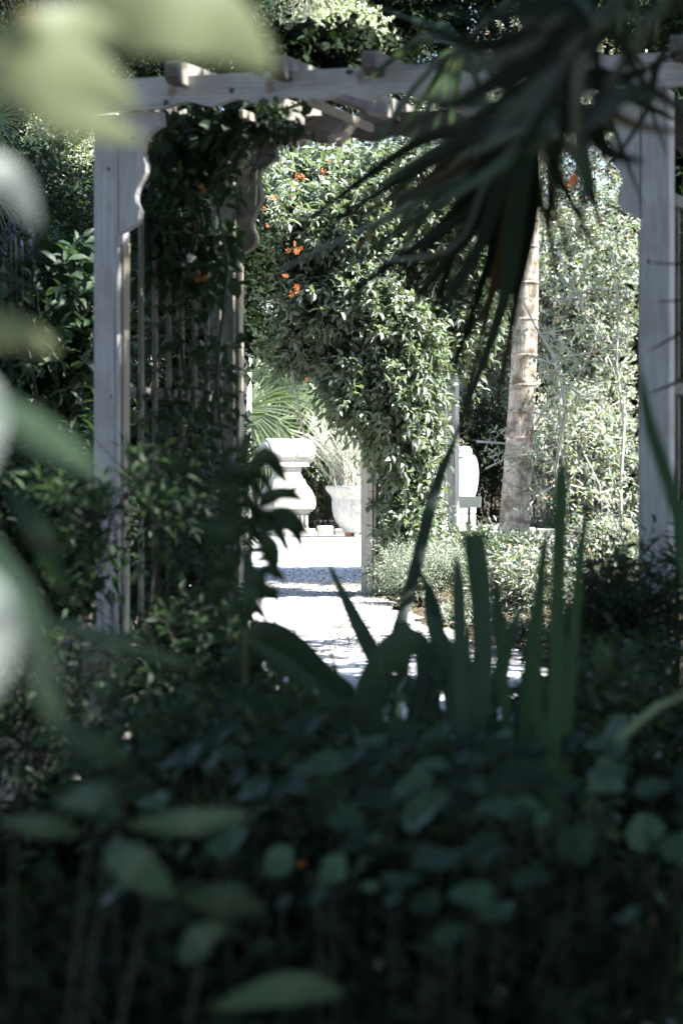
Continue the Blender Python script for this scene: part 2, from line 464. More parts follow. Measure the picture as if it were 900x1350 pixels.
def sword(t): return min(1, .55+t*1.2)*(1 if t < .72 else max(.02, 1-((t-.72)/.28)**1.8))
def blunt(t): return (.75+.25*min(1, t*3))*(1 if t < .93 else .85)
def leaflet(t): return min(1, .25+t*4)*(1-max(0, t-.35)/.65)**.55+.015
def lance(t): return max(.03, math.sin(PI*min(1, t*.96+.03))**.8)
def blade(name, root, pts, w, mat, prof=sword, roll=0, fold=.2, seg=10):
    v, f = ribbon(pts, w, prof, roll, fold, seg)
    o = Vector(v[1]); inv = world_m(root) if root is not None else Matrix.Identity(4)
    me = mesh(name, [p-o for p in v], f, mat, True)
    return put(name, me, root, mw=Matrix.Translation(o))

def tube_obj(name, root, pts, rad, mat, n=7, kind=None):
    mb = MB().tube(pts, rad, n); me = mesh(name, mb.v, mb.f, mat, True)
    return put(name, me, root, mw=Matrix.Identity(4), kind=kind)

# ------------------------------------------------------------------ the setting
rng = np.random.default_rng(5)
def ground():
    xs = np.unique(np.concatenate([np.linspace(-4.5, 4.5, 61), np.array([-150, -70, -30, -14, -8, 8, 14, 30, 70, 150])]))
    ys = np.unique(np.concatenate([np.linspace(2, 40, 150), np.array([-100, -40, -15, -6, 0, 45, 60, 100, 200])]))
    X, Y = np.meshgrid(xs, ys)
    Z = .012*np.sin(X*7.1+Y*3.3)*np.sin(Y*5.7-X*2.1)+.008*np.sin(X*19+Y*11)-.018
    v = np.stack([X, Y, Z], -1).reshape(-1, 3); nx = len(xs); f = []
    for j in range(len(ys)-1):
        for i in range(nx-1): f.append((j*nx+i, j*nx+i+1, (j+1)*nx+i+1, (j+1)*nx+i))
    o = put('ground', mesh('ground', v, f, M['soil'], True)); tag(o, 'dark bare soil under the garden plants', kind='structure')
ground()
def path():
    # (y, left, right) edges of the gravel; it widens into a court before the stone pieces
    rows = [(-6, -1.2, .9), (6, -.75, .85), (8.5, -.7, .95), (10.5, -.7, 1.05), (12, -.75, 1.05), (14, -.8, .85), (16, -.95, .52), (18, -1.1, .34), (19.5, -1.2, .26), (21, -1.3, .3), (24, -1.6, .55), (27, -2.2, 1.2), (30, -2.8, 2.4), (33.8, -3.2, 3.4)]
    v = []; f = []; n = 9; ys = np.linspace(-6, 33.8, 230)
    R = np.array(rows)
    for j, y in enumerate(ys):
        l = np.interp(y, R[:, 0], R[:, 1]); r = np.interp(y, R[:, 0], R[:, 2])
        l += .03*math.sin(y*5.3)+.02*math.sin(y*13.1); r += .05*math.sin(y*4.1+1)+.03*math.sin(y*11.7)
        for i in range(n):
            x = l+(r-l)*i/(n-1); v.append((x, y, .008 if 0 < i < n-1 else .004))
        if j:
            for i in range(n-1): f.append(((j-1)*n+i, (j-1)*n+i+1, j*n+i+1, j*n+i))
    o = put('gravel_path', mesh('gravel_path', v, f, M['gravel'])); tag(o, 'pale sunlit gravel path running through both arbors', kind='structure')
path()
# fallen leaves on path and soil
def scatter(name, label, cat, n, area, LL, mat, seed, tm=LO):
    rng = np.random.default_rng(seed); x0, x1, y0, y1 = area
    pos = np.stack([x0+(x1-x0)*rng.random(n), y0+(y1-y0)*rng.random(n), np.full(n, .018)], 1)
    A = rng.normal(size=(n, 3)); A[:, 2] *= .15; N = np.tile([0, 0, 1.], (n, 1))+rng.normal(size=(n, 3))*.25
    L = LL*(.4+rng.random(n)); me = bake(tm, pos, A, N, L, L*.5, name, mat, rng)
    o = put(name, me); tag(o, label, cat, kind='stuff')
scatter('leaf_litter', 'brown dead leaves and bark scattered by the foot of the far arbor post', 'leaf litter', 5200, (-.1, 1.8, 13.2, 21), .028, M['debris'], 3)
scatter('fallen_leaves', 'thin scatter of dead leaves and grit over the gravel path', 'fallen leaves', 1500, (-1.1, .8, 10.5, 33), .028, M['debris'], 4)
scatter('shade_band_litter', 'grit and fallen leaves added to darken the shaded band of path beside the far post', 'leaf litter', 4200, (-1.3, .3, 19.2, 23.5), .022, M['debris'], 7)  # dark flecks stand in for part of the shade band
scatter('soil_litter', 'dead leaves lying on the soil below the shrubs on the right', 'leaf litter', 3000, (.6, 3.6, 14, 34), .06, M['debris'], 6)

# ------------------------------------------------------------------ the near arbor
YAW = -math.radians(19.0)
FL = Vector((-.791, 9.40, 0))
E = Vector((math.cos(YAW), math.sin(YAW), 0)); G = Vector((-math.sin(YAW), math.cos(YAW), 0))
arb = thing('garden_arbor', 'weathered grey wooden arbor with wavy-edged beams and brackets, nearest the viewer', 'arbor', FL, YAW)
PW = .092; SX = 1.91; SY = 1.09; HB = 2.173; HT = 2.28   # post width, spans, beam underside and top
def px_on_front(x, y):
    "local x, z on the arbor's front plane for a photograph pixel"
    r = (x-450)/F; # FL + s*E: (FL.x+s*E.x)/(FL.y+s*E.y)=r
    s = (r*FL.y-FL.x)/(E.x-r*E.y); d = FL.y+s*E.y
    return s, EYE+(HZ-y)/F*d
for i, (x, y) in enumerate(((0, 0), (SX, 0), (0, SY), (SX, SY))):
    z1 = HB-.002
    kn = [(0.01, -PW/2, 1.98, .012, .02, .016), (-.02, -PW/2, 1.62, .007, .02, .016), (.02, -PW/2, 1.2, .006, .02, .013), (.0, -PW/2, .8, .009, .02, .012)]
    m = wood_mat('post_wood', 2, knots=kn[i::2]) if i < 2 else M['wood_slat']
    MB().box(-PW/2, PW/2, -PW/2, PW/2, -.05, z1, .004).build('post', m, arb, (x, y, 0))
    # yellow strip down the inner side
    s = 1 if x == 0 else -1
    MB().box(0, .012, -.022, .022, .1, z1-.45, .002).build('side_strip', M['wood_raw'], arb, (x+s*(PW/2+.001) - (0 if s > 0 else .012), y, 0))
def beam(y, zlo, zhi, x0, x1, th, mat, px_phase):
    n = 150; v = []
    for i in range(n+1):
        x = x0+(x1-x0)*i/n
        inside = .215 < x < SX-.215
        ph = (x-.215)/.185
        cut = 0
        if inside: cut = .020*(.5-.5*math.cos(2*PI*min(ph, .5)))if ph < .5 else .012+.010*math.cos(2*PI*(ph-.5))
        z = zlo+cut
        if x < x0+.05: z += .055*(1-(x-x0)/.05)**1.6
        if x > x1-.05: z += .055*(1-(x1-x)/.05)**1.6
        v += [(x, -th/2, z), (x, -th/2, zhi), (x, th/2, zhi), (x, th/2, z)]
    f = []
    for i in range(n):
        a = i*4; b = a+4
        f += [(a, b, b+1, a+1), (a+1, b+1, b+2, a+2), (a+2, b+2, b+3, a+3), (a+3, b+3, b, a)]
    f += [(0, 1, 2, 3), (n*4+3, n*4+2, n*4+1, n*4)]
    return put('beam', mesh('beam', v, f, mat), arb, (0, y, 0))
kx, kz = px_on_front(318, 124)
st = []
for sx_, sy_ in ((240, 124), (368, 118), (487, 108)):
    a, b = px_on_front(sx_, sy_); st.append((a, -.03, b, .035, .06, .055))
bm_mat = wood_mat('beam_wood', 0, knots=[(kx, -.025, kz, .021, .03, .019)], stains=st)
M['wood_x'] = wood_mat('weathered_wood_beam', 0)
beam(-PW/2-.022, HB, HT, -.22, SX+.25, .042, bm_mat, 0)
beam(SY, HB, HT, -.22, SX+.25, .042, M['wood_brown_shade'], 0)
# scalloped brackets, outline read off the photograph as offsets from the post edge
prof = [(219, 148), (221, 166), (214.5, 168.5), (208, 172.5), (201, 179), (196.5, 188), (195, 199), (197, 208), (199.5, 217), (199, 226), (195, 235), (188.5, 246), (185, 256), (185, 265), (188, 272), (190.5, 279), (189.5, 287), (185, 294), (176, 300), (164, 306)]
k0 = 9.4/F/math.cos(YAW)
out = [((x-163.5)*k0, (148-y)*9.4/F) for x, y in prof]
def bracket(x, y, s, mat):
    pts = [(0, 0)]+out
    v = [(s*a, -.021, b) for a, b in pts]+[(s*a, .021, b) for a, b in pts]; n = len(pts)
    f = [tuple(range(n)), tuple(range(2*n-1, n-1, -1))]+[(i, (i+1) % n, n+(i+1) % n, n+i)for i in range(n)]
    if s > 0: f = [tuple(reversed(q)) for q in f]
    put('bracket', mesh('bracket', v, f, mat), arb, (x+s*(PW/2+.002), y, HB-.003))
bk_mat = wood_mat('bracket_wood', 2, knots=[(.055, -.021, -.09, .013, .02, .012)])
bracket(0, -.025, 1, bk_mat); bracket(SX, -.025, -1, M['wood_z']); bracket(0, SY, 1, M['wood_brown_shade']); bracket(SX, SY, -1, M['wood_brown_shade'])
# rafters over the beams, chamfered tails
def rafter(s, w=.047, h=.075, z=HT-.034, y0=-.185):
    v = []
    for x in (-w/2, w/2):
        v += [(x, y0, z+.02), (x, y0, z+h-.012), (x, y0+.014, z+h), (x, SY+.16, z+h), (x, SY+.18, z+h-.02), (x, SY+.18, z+.02), (x, SY+.15, z), (x, y0+.03, z)]
    f = [tuple(range(7, -1, -1)), tuple(range(8, 16))]+[(i, (i+1) % 8, 8+(i+1) % 8, 8+i) for i in range(8)]
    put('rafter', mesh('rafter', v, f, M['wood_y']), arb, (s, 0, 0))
for px in (96, 226, 362, 480, 606, 742, 877):
    s, _ = px_on_front(px, 100)
    rafter(s+.075)
# battens under the roof
for (a, b) in (((408, 133, 9.02), (490, 169, 9.72)), ((318, 150, 9.36), (384, 173, 9.86)), ((458, 162, 9.9), (434, 186, 9.6)), ((478, 150, 9.95), (446, 190, 9.55))):
    A_, B_ = P(*a), P(*b)
    im = arb.matrix_basis.inverted(); A_, B_ = im @ A_, im @ B_
    d = (B_-A_); L = d.length; q = d.to_track_quat('X', 'Z').to_matrix().to_4x4()
    mb = MB().box(0, L, -.008, .008, -.014, .014, .002)
    o = put('batten', mesh('batten', mb.v, mb.f, M['wood_raw']), arb); o.matrix_basis = Matrix.Translation(A_) @ q
# trellis sides: slats between front and back post, and rails
for side, x in ((0, 0.012), (1, SX-.012)):
    n = 8
    for i in range(n):
        y = PW/2+.06+(SY-PW-.12)*i/(n-1)
        MB().box(-.007, .007, -.013, .013, .12, 1.86, .002).build('slat', M['wood_slat'], arb, (x, y, 0))
    for z in (.35, 1.22, 1.84):
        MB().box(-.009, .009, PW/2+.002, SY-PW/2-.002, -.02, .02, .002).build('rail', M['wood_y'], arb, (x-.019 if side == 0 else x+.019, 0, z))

# ------------------------------------------------------------------ the far arbor under its vine
fp = P(486, 785, 19.46)
FY = -math.radians(22)
farb = thing('far_arbor', 'pale wooden arbor post frame half buried in the flowering vine', 'arbor', (fp.x, fp.y, 0), FY)
DX, DY = 1.75, 1.75
for (x, y) in ((0, 0), (-DX, 0), (0, DY), (-DX, DY)):
    MB().box(-.045, .045, -.045, .045, -.05, 2.2, .004).build('post', M['wood_far'], farb, (x, y, 0))
MB().box(.048, .066, -.03, .03, .0, 2.0, .002).build('side_strip', M['wood_raw'], farb, (.0, 0, 0))
for y in (0, DY): MB().box(-DX-.2, .2, -.02, .02, 2.203, 2.3, .004).build('beam', M['wood_far'], farb, (0, y-.02, 0))
for i in range(5): MB().box(-.022, .022, -.18, DY+.18, 2.303, 2.37, .003).build('rafter', M['wood_far'], farb, (-DX+i*DX/4, 0, 0))
for x in (0.0, -DX):
    for i in range(6): MB().box(-.008, .008, -.018, .018, .06, 2.1, .002).build('slat', M['wood_far'], farb, (x, .14+i*(DY-.28)/5, 0))
    for z in (.25, 1.1, 2.0): MB().box(-.008, .008, .05, DY-.05, -.02, .02, .002).build('rail', M['wood_far'], farb, (x+.018, 0, z))

# ------------------------------------------------------------------ stone pieces, urn, ornament, sign
D0 = 34.0
def roll_pedestal():
    c = P(378, 705, D0); root = thing('stone_pedestal', 'pale stone pedestal with a rolled scroll top on flared fluted body, beside the urn', 'pedestal', (c.x, c.y, 0), math.radians(28))
    mb = MB(); r = .165
    L = .285
    mb.lathe([(.02, -L-.005), (r*.72, -L-.004), (r*.76, -L+.012), (r*.97, -L+.02), (r, -L+.04), (r*1.0, .02), (r*.93, .03), (r*.93, .05), (r, .06), (r*1.0, L-.07), (r*.94, L-.06), (r*.94, L-.045), (r*.98, L-.03), (r*.9, L), (.02, L+.003)], 32, (0, 0, 1.04), axis='x')
    mb.build('scroll', M['stone'], root, smooth=True)
    mb = MB().square([(.235, .86), (.225, .90), (.19, .93), (.17, .99), (.17, 1.0)], asp=.55)
    mb.square([(.17, .70), (.15, .78), (.165, .855)], asp=.6, b=.03); mb.build('neck', M['stone'], root, smooth=True)
    mb = MB().square([(.29, .33), (.30, .38), (.295, .46), (.26, .56), (.21, .64), (.19, .70)], asp=.62, b=.05)
    mb.build('body', M['stone'], root, smooth=True)
    mb = MB().square([(.30, 0), (.30, .05), (.24, .07), (.20, .12), (.19, .25), (.25, .30), (.28, .325)], asp=.6, b=.02)
    for i in range(7): mb.lathe([(.022, 0.12), (.024, .18), (.022, .25)], 8, (-.18+i*.06, -.125, 0))
    mb.build('base', M['stone'], root, smooth=True)
    root.scale = (1.1, 1.1, 1.0)
roll_pedestal()
def urn():
    c = P(472, 706, 33.2); root = thing('stone_urn', 'large pale stone flower urn with flared rim and swag relief behind the far post', 'urn', (c.x, c.y, 0))
    sw = lambda a, z: 1+(.035*max(0, math.cos(a*5))**2*math.exp(-((z-.36+.06*math.cos(a*5))/.07)**2) if z < .5 else .012*math.cos(a*10))
    mb = MB().lathe([(.17, .06), (.19, .07), (.20, .10), (.23, .13), (.27, .19), (.30, .26), (.315, .33), (.32, .40), (.318, .46), (.325, .50), (.35, .53), (.385, .57), (.395, .60), (.39, .625), (.36, .625), (.34, .60), (.30, .56), (.0, .56)], 60, mod=sw)
    mb.build('bowl', M['stone'], root, smooth=True)
    for i in range(4):
        a = .6+i*PI/2; MB().box(-.04, .04, -.03, .03, 0, .06, .008).build('foot', M['terracotta'], root, (.15*math.cos(a), .15*math.sin(a), 0))
    MB().lathe([(.0, .575), (.33, .575), (.0, .60)], 24).build('soil', M['soil'], root)
urn()
def silver_plant():
    c = P(446, 640, 33.2); rng = np.random.default_rng(77)
    root = thing('silver_shrub', 'silvery upright rosemary-like shrub growing out of the stone urn', 'plant', (P(472, 706, 33.2).x, 33.2, .60))
    n = 190; base = np.array([P(472, 0, 33.2).x, 33.2, .6])+rng.normal(size=(n, 3))*np.array([.14, .12, .01])
    tips = np.stack([(P(443, 0, 33.2).x)+(rng.random(n)-.5)*.85, 33.2+(rng.random(n)-.5)*.7, 1.05+.5*rng.random(n)], 1)
    put('stem', prisms(base, tips, .004, .002, 'stem', M['twig']), root, mw=Matrix.Identity(4), kind='stuff')
    pos = []; A = []; N = []
    for i in range(46):
        f = .25+.75*i/46; pos.append(base*(1-f)+tips*f+rng.normal(size=(n, 3))*.004)
        a = unit(tips-base)*.8+unit(rng.normal(size=(n, 3))); A.append(a); N.append(rng.normal(size=(n, 3)))
    pos = np.concatenate(pos); A = np.concatenate(A); N = np.concatenate(N); L = .035*(.6+.6*rng.random(len(pos)))
    leaves_to(root, rng, RH, 'rh', M['lf_grey'], (pos, A, N, L, L*.22))
silver_plant()
def ornament():
    c = P(612, 705, 33.6); root = thing('white_ornament', 'glaring white egg-shaped garden ornament on a jointed round pedestal', 'statue', (c.x, c.y, 0))
    MB().lathe([(.01, .44), (.08, .44), (.12, .48), (.15, .56), (.168, .68), (.172, .78), (.165, .88), (.14, .97), (.11, 1.01), (.095, 1.03), (.09, 1.07), (.06, 1.10), (.01, 1.11)], 32).build('egg', M['marble'], root, smooth=True)
    for z0, z1, r in ((.0, .13, .16), (.136, .27, .135), (.276, .36, .14), (.366, .435, .15)):
        MB().lathe([(r*.94, z0), (r, z0+.012), (r, z1-.012), (r*.94, z1)], 28).build('drum', M['marble'], root, smooth=True)
ornament()
def plant_sign():
    d = 26.0; c = P(618, 700, d); root = thing('plant_sign', 'small tilted plant label on a dark stake in front of the white ornament', 'sign', (c.x, c.y, 0))
    z = P(0, 662, d).z
    mb = MB().box(-.115, .115, -.006, .006, -.055, .055, .003)
    o = mb.build('plate', M['sign'], root, (.0, -.012, z)); o.rotation_euler = (math.radians(-16), 0, math.radians(-14))
    MB().box(-.014, .014, -.01, .01, -.1, z-.01, .002).build('stake', M['dark_metal'], root)
plant_sign()
# low stone edging behind the court
rr = random.Random(9)
edg = thing('stone_edging', 'row of low pale edging stones along the far side of the court', 'stone edging', (0, 34.3, 0))
x = -2.2
while x < 2.6:
    w = .16+.16*rr.random(); h = .07+.05*rr.random()
    o = MB().box(-w/2, w/2, -.07, .07, -.02, h, .012).build('stone', M['stone'], edg, (x+w/2, .03*rr.random(), 0)); o.rotation_euler = (0, 0, rr.uniform(-.06, .06)); x += w+.015

def stone_planter():
    # foreground left, half hidden: a square carved planter
    d = 8.15; c = P(95, 1039, d)
    root = thing('stone_planter', 'carved mossy stone planter in the shade before the left arbor post', 'planter', (c.x, c.y+.1, 0), math.radians(-14))
    MB().square([(.235, .385), (.245, .395), (.245, .43), (.235, .445), (.20, .447), (.19, .42), (.0, .41)], b=.02).build('rim', M['stone_old'], root, smooth=True)
    mb = MB().square([(.19, .10), (.20, .13), (.205, .16), (.19, .23), (.185, .28), (.20, .33), (.225, .37), (.23, .383)], b=.03)
    mb.build('bowl', M['stone_old'], root, smooth=True)
    for sx in (-1, 1):
        mb = MB().lathe([(.01, .10), (.03, .105), (.038, .15), (.025, .19), (.034, .23), (.045, .28), (.035, .32), (.042, .35), (.03, .38), (.01, .382)], 14)
        mb.build('corner_scroll', M['stone_old'], root, (sx*.195, -.20, 0), smooth=True)
    MB().square([(.23, -.02), (.23, .05), (.21, .07), (.19, .098)], b=.02).build('plinth', M['stone_old'], root, smooth=True)
stone_planter()

# ------------------------------------------------------------------ flowers
pv = []; pf = []
for k in range(6):
    a = k*PI/3; ca, sa = math.cos(a), math.sin(a)
    loc = [(.1, 0, 0), (.5, -.2, .16), (1, 0, .05), (.5, .2, .16)]
    b = len(pv); pv += [(x*ca-y*sa, x*sa+y*ca, z) for x, y, z in loc]; pf.append((b, b+1, b+2, b+3))
def flower_mesh(mat): return mesh('flower', pv, pf, mat)
FM = {k: flower_mesh(M[k]) for k in ('petal', 'petal_w', 'petal_v')}
def flower(root, p, size, mat, rnd, n=1):
    for i in range(n):
        q = Vector(p)+Vector((rnd.gauss(0, 1), rnd.gauss(0, .4), rnd.gauss(0, 1)))*size*(.33 if n > 1 else 0)
        m = Matrix.Translation(q) @ Matrix.Rotation(rnd.uniform(.3, 2.6), 4, 'X') @ Matrix.Rotation(rnd.uniform(-1.2, 1.2), 4, 'Y') @ Matrix.Rotation(rnd.uniform(0, 1), 4, 'Z') @ Matrix.Scale(size*.5, 4)
        put('flower', FM[mat], root, mw=m)

# ------------------------------------------------------------------ the flowering vine on the far arbor
def vine():
    rng = np.random.default_rng(21); rnd = random.Random(21)
    root = thing('flowering_vine', 'bushy sunlit vine with orange flowers smothering the far arbor', 'vine', (fp.x+.2, fp.y+.3, 0))
    segs = [  # (x, y, depth, rx, ry(m), rz px, twigs)
        (440, 290, 19.2, 120, .55, 90, 1500), (350, 300, 19.3, 60, .45, 75, 600), (540, 300, 19.3, 110, .55, 110, 1500), (600, 370, 19.6, 75, .5, 150, 1150),
        (420, 400, 19.2, 90, .4, 70, 800), (400, 440, 19.3, 50, .3, 60, 300), (500, 430, 19.1, 85, .5, 100, 1300), (460, 500, 19.1, 45, .35, 60, 420), (530, 520, 19.1, 65, .5, 90, 950),
        (540, 600, 19.3, 42, .35, 90, 600), (530, 690, 19.3, 35, .35, 80, 420), (558, 705, 19.5, 38, .3, 75, 330), (470, 240, 19.5, 130, .4, 50, 700)]
    B = []; O = []
    for (x, y, d, rx, ry, rz, n) in segs:
        b, o = sample_blobs(rng, P(x, y, d), (rx/F*d, ry, rz/F*d), 12, n); B.append(b); O.append(o)
    B = np.concatenate(B); O = np.concatenate(O)+np.array([.25, -.35, -.05])
    fr = twigs_to_frames(rng, B, O, .13*(.6+.8*rng.random(len(B))), 7, .088, .040, .45)
    px_ = fr[0][:, 0]/fr[0][:, 1]*F+450; py_ = HZ-(fr[0][:, 2]-EYE)/fr[0][:, 1]*F
    okf = (fr[0][:, 2] > .02) & ~((px_ > 576) & (py_ > 530) & (rng.random(len(px_)) < .8)); fr = tuple(q[okf] for q in fr)
    leaves_to(root, rng, OV, 'ov', M['lf_vine'], fr, 290)
    put('twigs', prisms(B-unit(O)*.12, B+unit(O)*.12, .004, .002, 'twigs', M['stem']), root, mw=Matrix.Identity(4), kind='stuff')
    mb = MB()
    for i in range(5):
        x0 = fp.x+.03+.12*i; mb.tube([(x0, fp.y+.1+.2*i, -.02), (x0-.06, fp.y+.05+.2*i, .6), (x0+.05, fp.y+.1+.2*i, 1.2), (x0-.03, fp.y+.12+.2*i, 1.8), (x0-.3, fp.y+.1+.2*i, 2.45)], [.018, .015, .013, .011, .006], 6)
    put('stem', mesh('stem', mb.v, mb.f, M['bark'], True), root, mw=Matrix.Identity(4))
    for (x, y, s, n) in ((392, 231, .06, 4), (400, 234, .06, 3), (426, 226, .055, 3), (390, 328, .07, 5), (389, 385, .07, 5), (376, 366, .05, 2), (364, 262, .05, 2), (352, 300, .045, 2), (384, 258, .05, 1), (345, 275, .045, 2), (610, 366, .05, 2), (433, 213, .045, 1), (357, 262, .05, 2), (404, 500, .04, 1)):
        flower(root, P(x, y, 18.6), s*.72, 'petal', rnd, n)
vine()
# long pale bare stem hanging out of the vine above the scroll pedestal
tube_obj('hanging_stem', None, [P(375, 448, 19.2), P(383, 480, 19.15), P(390, 520, 19.1), (P(398, 560, 19.05)), P(402, 578, 19.05)], [.009, .010, .009, .009, .008], M['twig'])
tag(bpy.data.objects['hanging_stem'], 'bare pale stem hanging down above the scroll-topped pedestal', 'stem')

# ------------------------------------------------------------------ ringed trunk on the right
def ringed_tree():
    d = 29.0; root = thing('ringed_palm_tree', 'tall tree with pale smooth ringed trunk, dark at the flared foot', 'tree', (P(676, 720, d).x, d, 0))
    rows = [(735, 676, 60), (715, 675, 52), (690, 677, 44), (660, 679, 42), (620, 682, 41), (560, 686, 40), (480, 690, 38), (400, 692, 37), (320, 695, 33), (200, 698, 29), (60, 702, 26), (-60, 705, 25), (-250, 710, 23), (-500, 716, 22), (-700, 720, 20)]
    R = np.array(rows, float)[::-1]; zs = []; z = -.05; zt = P(0, -700, d).z
    rings = []; n = 20; rr = random.Random(4); nxt = .3
    def at(z):
        y = HZ-(z-EYE)*F/d; return np.interp(y, R[:, 0], R[:, 1]), .9*np.interp(y, R[:, 0], R[:, 2])
    lv = []
    while z < zt:
        lv.append((z, 1.0))
        z += .035
        if z > nxt: lv += [(z, 1.0), (z+.006, 1.06), (z+.018, 1.05), (z+.024, .97)]; z += .035; nxt = z+rr.uniform(.20, .36)
    for z, s in lv:
        x, w = at(z); c = P(x, 0, d).x; r = w/2/F*d*s
        rings.append([(c+r*math.cos(2*PI*k/n)*(1+.03*math.sin(k*1.7+z*3)), d+r*math.sin(2*PI*k/n), z) for k in range(n)])
    mb = MB().rings(rings); put('trunk', mesh('trunk', mb.v, mb.f, M['palm_trunk'], True), root, mw=Matrix.Identity(4))
    # crown far above the frame
    rng = np.random.default_rng(8); top = Vector((P(720, 0, d).x, d, zt))
    for i in range(13):
        a = i*2*PI/13+rng.random()*.3; L = 2.3+.4*rng.random(); dx, dy = math.cos(a), math.sin(a); up = .9+.5*rng.random()
        pts = [top+Vector((dx*L*f, dy*L*f, up*f*1.6-2.2*f*f)) for f in (0, .25, .5, .75, 1)]
        n = 60; f = np.linspace(.12, 1, n); C = np.array([[np.interp(q, (0, .25, .5, .75, 1), [p[k] for p in pts]) for k in range(3)] for q in f])
        pos = np.concatenate([C, C]); sd = np.array([-dy, dx, -.45]); A = np.concatenate([np.tile(sd, (n, 1)), np.tile(sd*np.array([-1, -1, 1]), (n, 1))])+np.array([dx, dy, 0])*.5
        L_ = np.concatenate([.5*np.sin(np.pi*f**.7)+.1]*2); me = bake(RH, pos, A, np.tile([0, 0, 1.], (2*n, 1)), L_, L_*.09, 'frond', M['lf_mid'], rng)
        put('frond', me, root, mw=Matrix.Identity(4))
ringed_tree()

# ------------------------------------------------------------------ background planting
def R3(rx, rz, d, ry): return (rx/F*d, ry, rz/F*d)
def S(name, label, cat, x, y, d, rx, rz, ry, mat, seed, n, **k):
    return shrub(name, label, cat, P(x, y, d), R3(rx, rz, d, ry), mat, seed, n, **k)

# right hand wall of small leaved shrubs, sunlit
S('hedge_shrub', 'sunlit small-leaved shrub right of the ringed trunk, bronze flecks among green', 'shrub', 775, 400, 35.8, 110, 180, .9, M['lf_small'], 31, 3600, k=6, LL=.088, LW=.038, tl=.15, nb=34, group='sunlit background shrubs', stems=7)
S('hedge_shrub', 'glittering sunlit shrub filling the lower right behind the bare branches', 'shrub', 790, 620, 35.0, 120, 130, .8, M['lf_small'], 32, 2600, k=6, LL=.085, LW=.038, tl=.15, nb=28, group='sunlit background shrubs', stems=7)
S('hedge_shrub', 'sunlit shrub between far arbor vine and ringed trunk, lower half dark', 'shrub', 635, 470, 36.6, 70, 230, .7, M['lf_small'], 33, 2600, k=6, LL=.085, LW=.036, tl=.15, nb=28, group='sunlit background shrubs', stems=6)
S('hedge_shrub', 'upper sunlit shrub behind the drooping palm leaves at top right', 'shrub', 700, 170, 37.0, 210, 150, .9, M['lf_small'], 34, 4200, k=7, LL=.055, LW=.028, tl=.14, nb=22, group='sunlit background shrubs', stems=6)
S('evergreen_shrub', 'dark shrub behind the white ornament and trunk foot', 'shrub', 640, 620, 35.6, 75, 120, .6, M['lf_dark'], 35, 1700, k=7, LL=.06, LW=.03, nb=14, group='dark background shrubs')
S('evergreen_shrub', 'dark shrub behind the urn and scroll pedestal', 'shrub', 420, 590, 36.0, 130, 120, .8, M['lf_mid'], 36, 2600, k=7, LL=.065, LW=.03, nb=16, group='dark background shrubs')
S('evergreen_shrub', 'leafy shrub right of the urn behind the vine foot', 'shrub', 545, 620, 35.4, 70, 110, .6, M['lf_small'], 37, 1700, k=7, LL=.055, LW=.03, nb=14, group='dark background shrubs')

# thin shrub with pale bare branches in front of the hedge
def branchy():
    rng = np.random.default_rng(40); d = 23
    root = thing('branching_shrub', 'open shrub with pale bare branches and bronze leaves right of the ringed trunk', 'shrub', (P(765, 0, d).x, d, 0))
    lines = [[(728, 800), (735, 700), (741, 600), (738, 520), (730, 470), (705, 430), (680, 380), (660, 300)][::1],
             [(738, 730), (732, 620), (745, 540), (738, 500), (728, 470), (712, 440), (770, 430)],
             [(820, 760), (817, 650), (822, 560), (812, 480), (815, 400), (806, 330)],
             [(741, 600), (760, 560), (790, 545), (830, 520)], [(628, 582), (660, 584), (690, 590), (725, 605), (741, 600)],
             [(665, 605), (680, 602), (700, 598)], [(745, 540), (770, 545), (800, 575), (830, 580)], [(730, 640), (705, 655), (690, 680)],
             [(640, 618), (665, 605)], [(742, 350), (765, 400), (790, 450), (805, 480), (812, 500)], [(735, 330), (745, 355), (752, 370)], [(700, 470), (730, 480), (760, 520), (800, 530)],
             [(752, 640), (790, 650), (830, 640)], [(718, 500), (750, 470), (800, 460), (838, 440)], [(705, 560), (722, 530), (760, 500), (790, 440)], [(770, 600), (790, 640), (795, 700)], [(690, 540), (720, 548), (745, 575)], [(735, 400), (780, 380), (830, 385)], [(760, 700), (800, 690), (840, 700)]]
    ends = []
    mb = MB()
    for i, l in enumerate(lines):
        pts = [P(x, y, d+.35*math.sin(i*2.1+j*.4)) for j, (x, y) in enumerate(l)]
        r0 = .017 if len(l) > 5 else .010; mb.tube(pts, [r0*(1-.6*j/(len(l)-1)) for j in range(len(l))], 6)
        for j in range(len(pts)-1):
            for f in np.linspace(0, 1, 6): ends.append(np.array(pts[j].lerp(pts[j+1], f)))
    put('branch', mesh('branch', mb.v, mb.f, M['twig'], True), root, mw=Matrix.Identity(4))
    B = np.array(ends*2)+rng.normal(size=(len(ends)*2, 3))*.10; B = B[(rng.random(len(B)) < .55) & ((B[:, 0]/B[:, 1]*F+450 > 712) | (rng.random(len(B)) < .7))]
    O = rng.normal(size=B.shape)+np.array([.3, -.4, .3])
    fr = twigs_to_frames(rng, B, O, .16*(.5+rng.random(len(B))), 4, .075, .028, .5)
    okf = fr[0][:, 2] > .02; fr = tuple(q[okf] for q in fr)
    leaves_to(root, rng, OV, 'ov', M['lf_orange'], fr, 200)
    put('twigs', prisms(B, B+unit(O)*.13, .003, .0015, 'twigs', M['twig']), root, mw=Matrix.Identity(4), kind='stuff')
    rnd = random.Random(3)
    for x, y in ((755, 233), (752, 242)): flower(root, P(x, y, d), .09, 'petal', rnd, 5)
branchy()

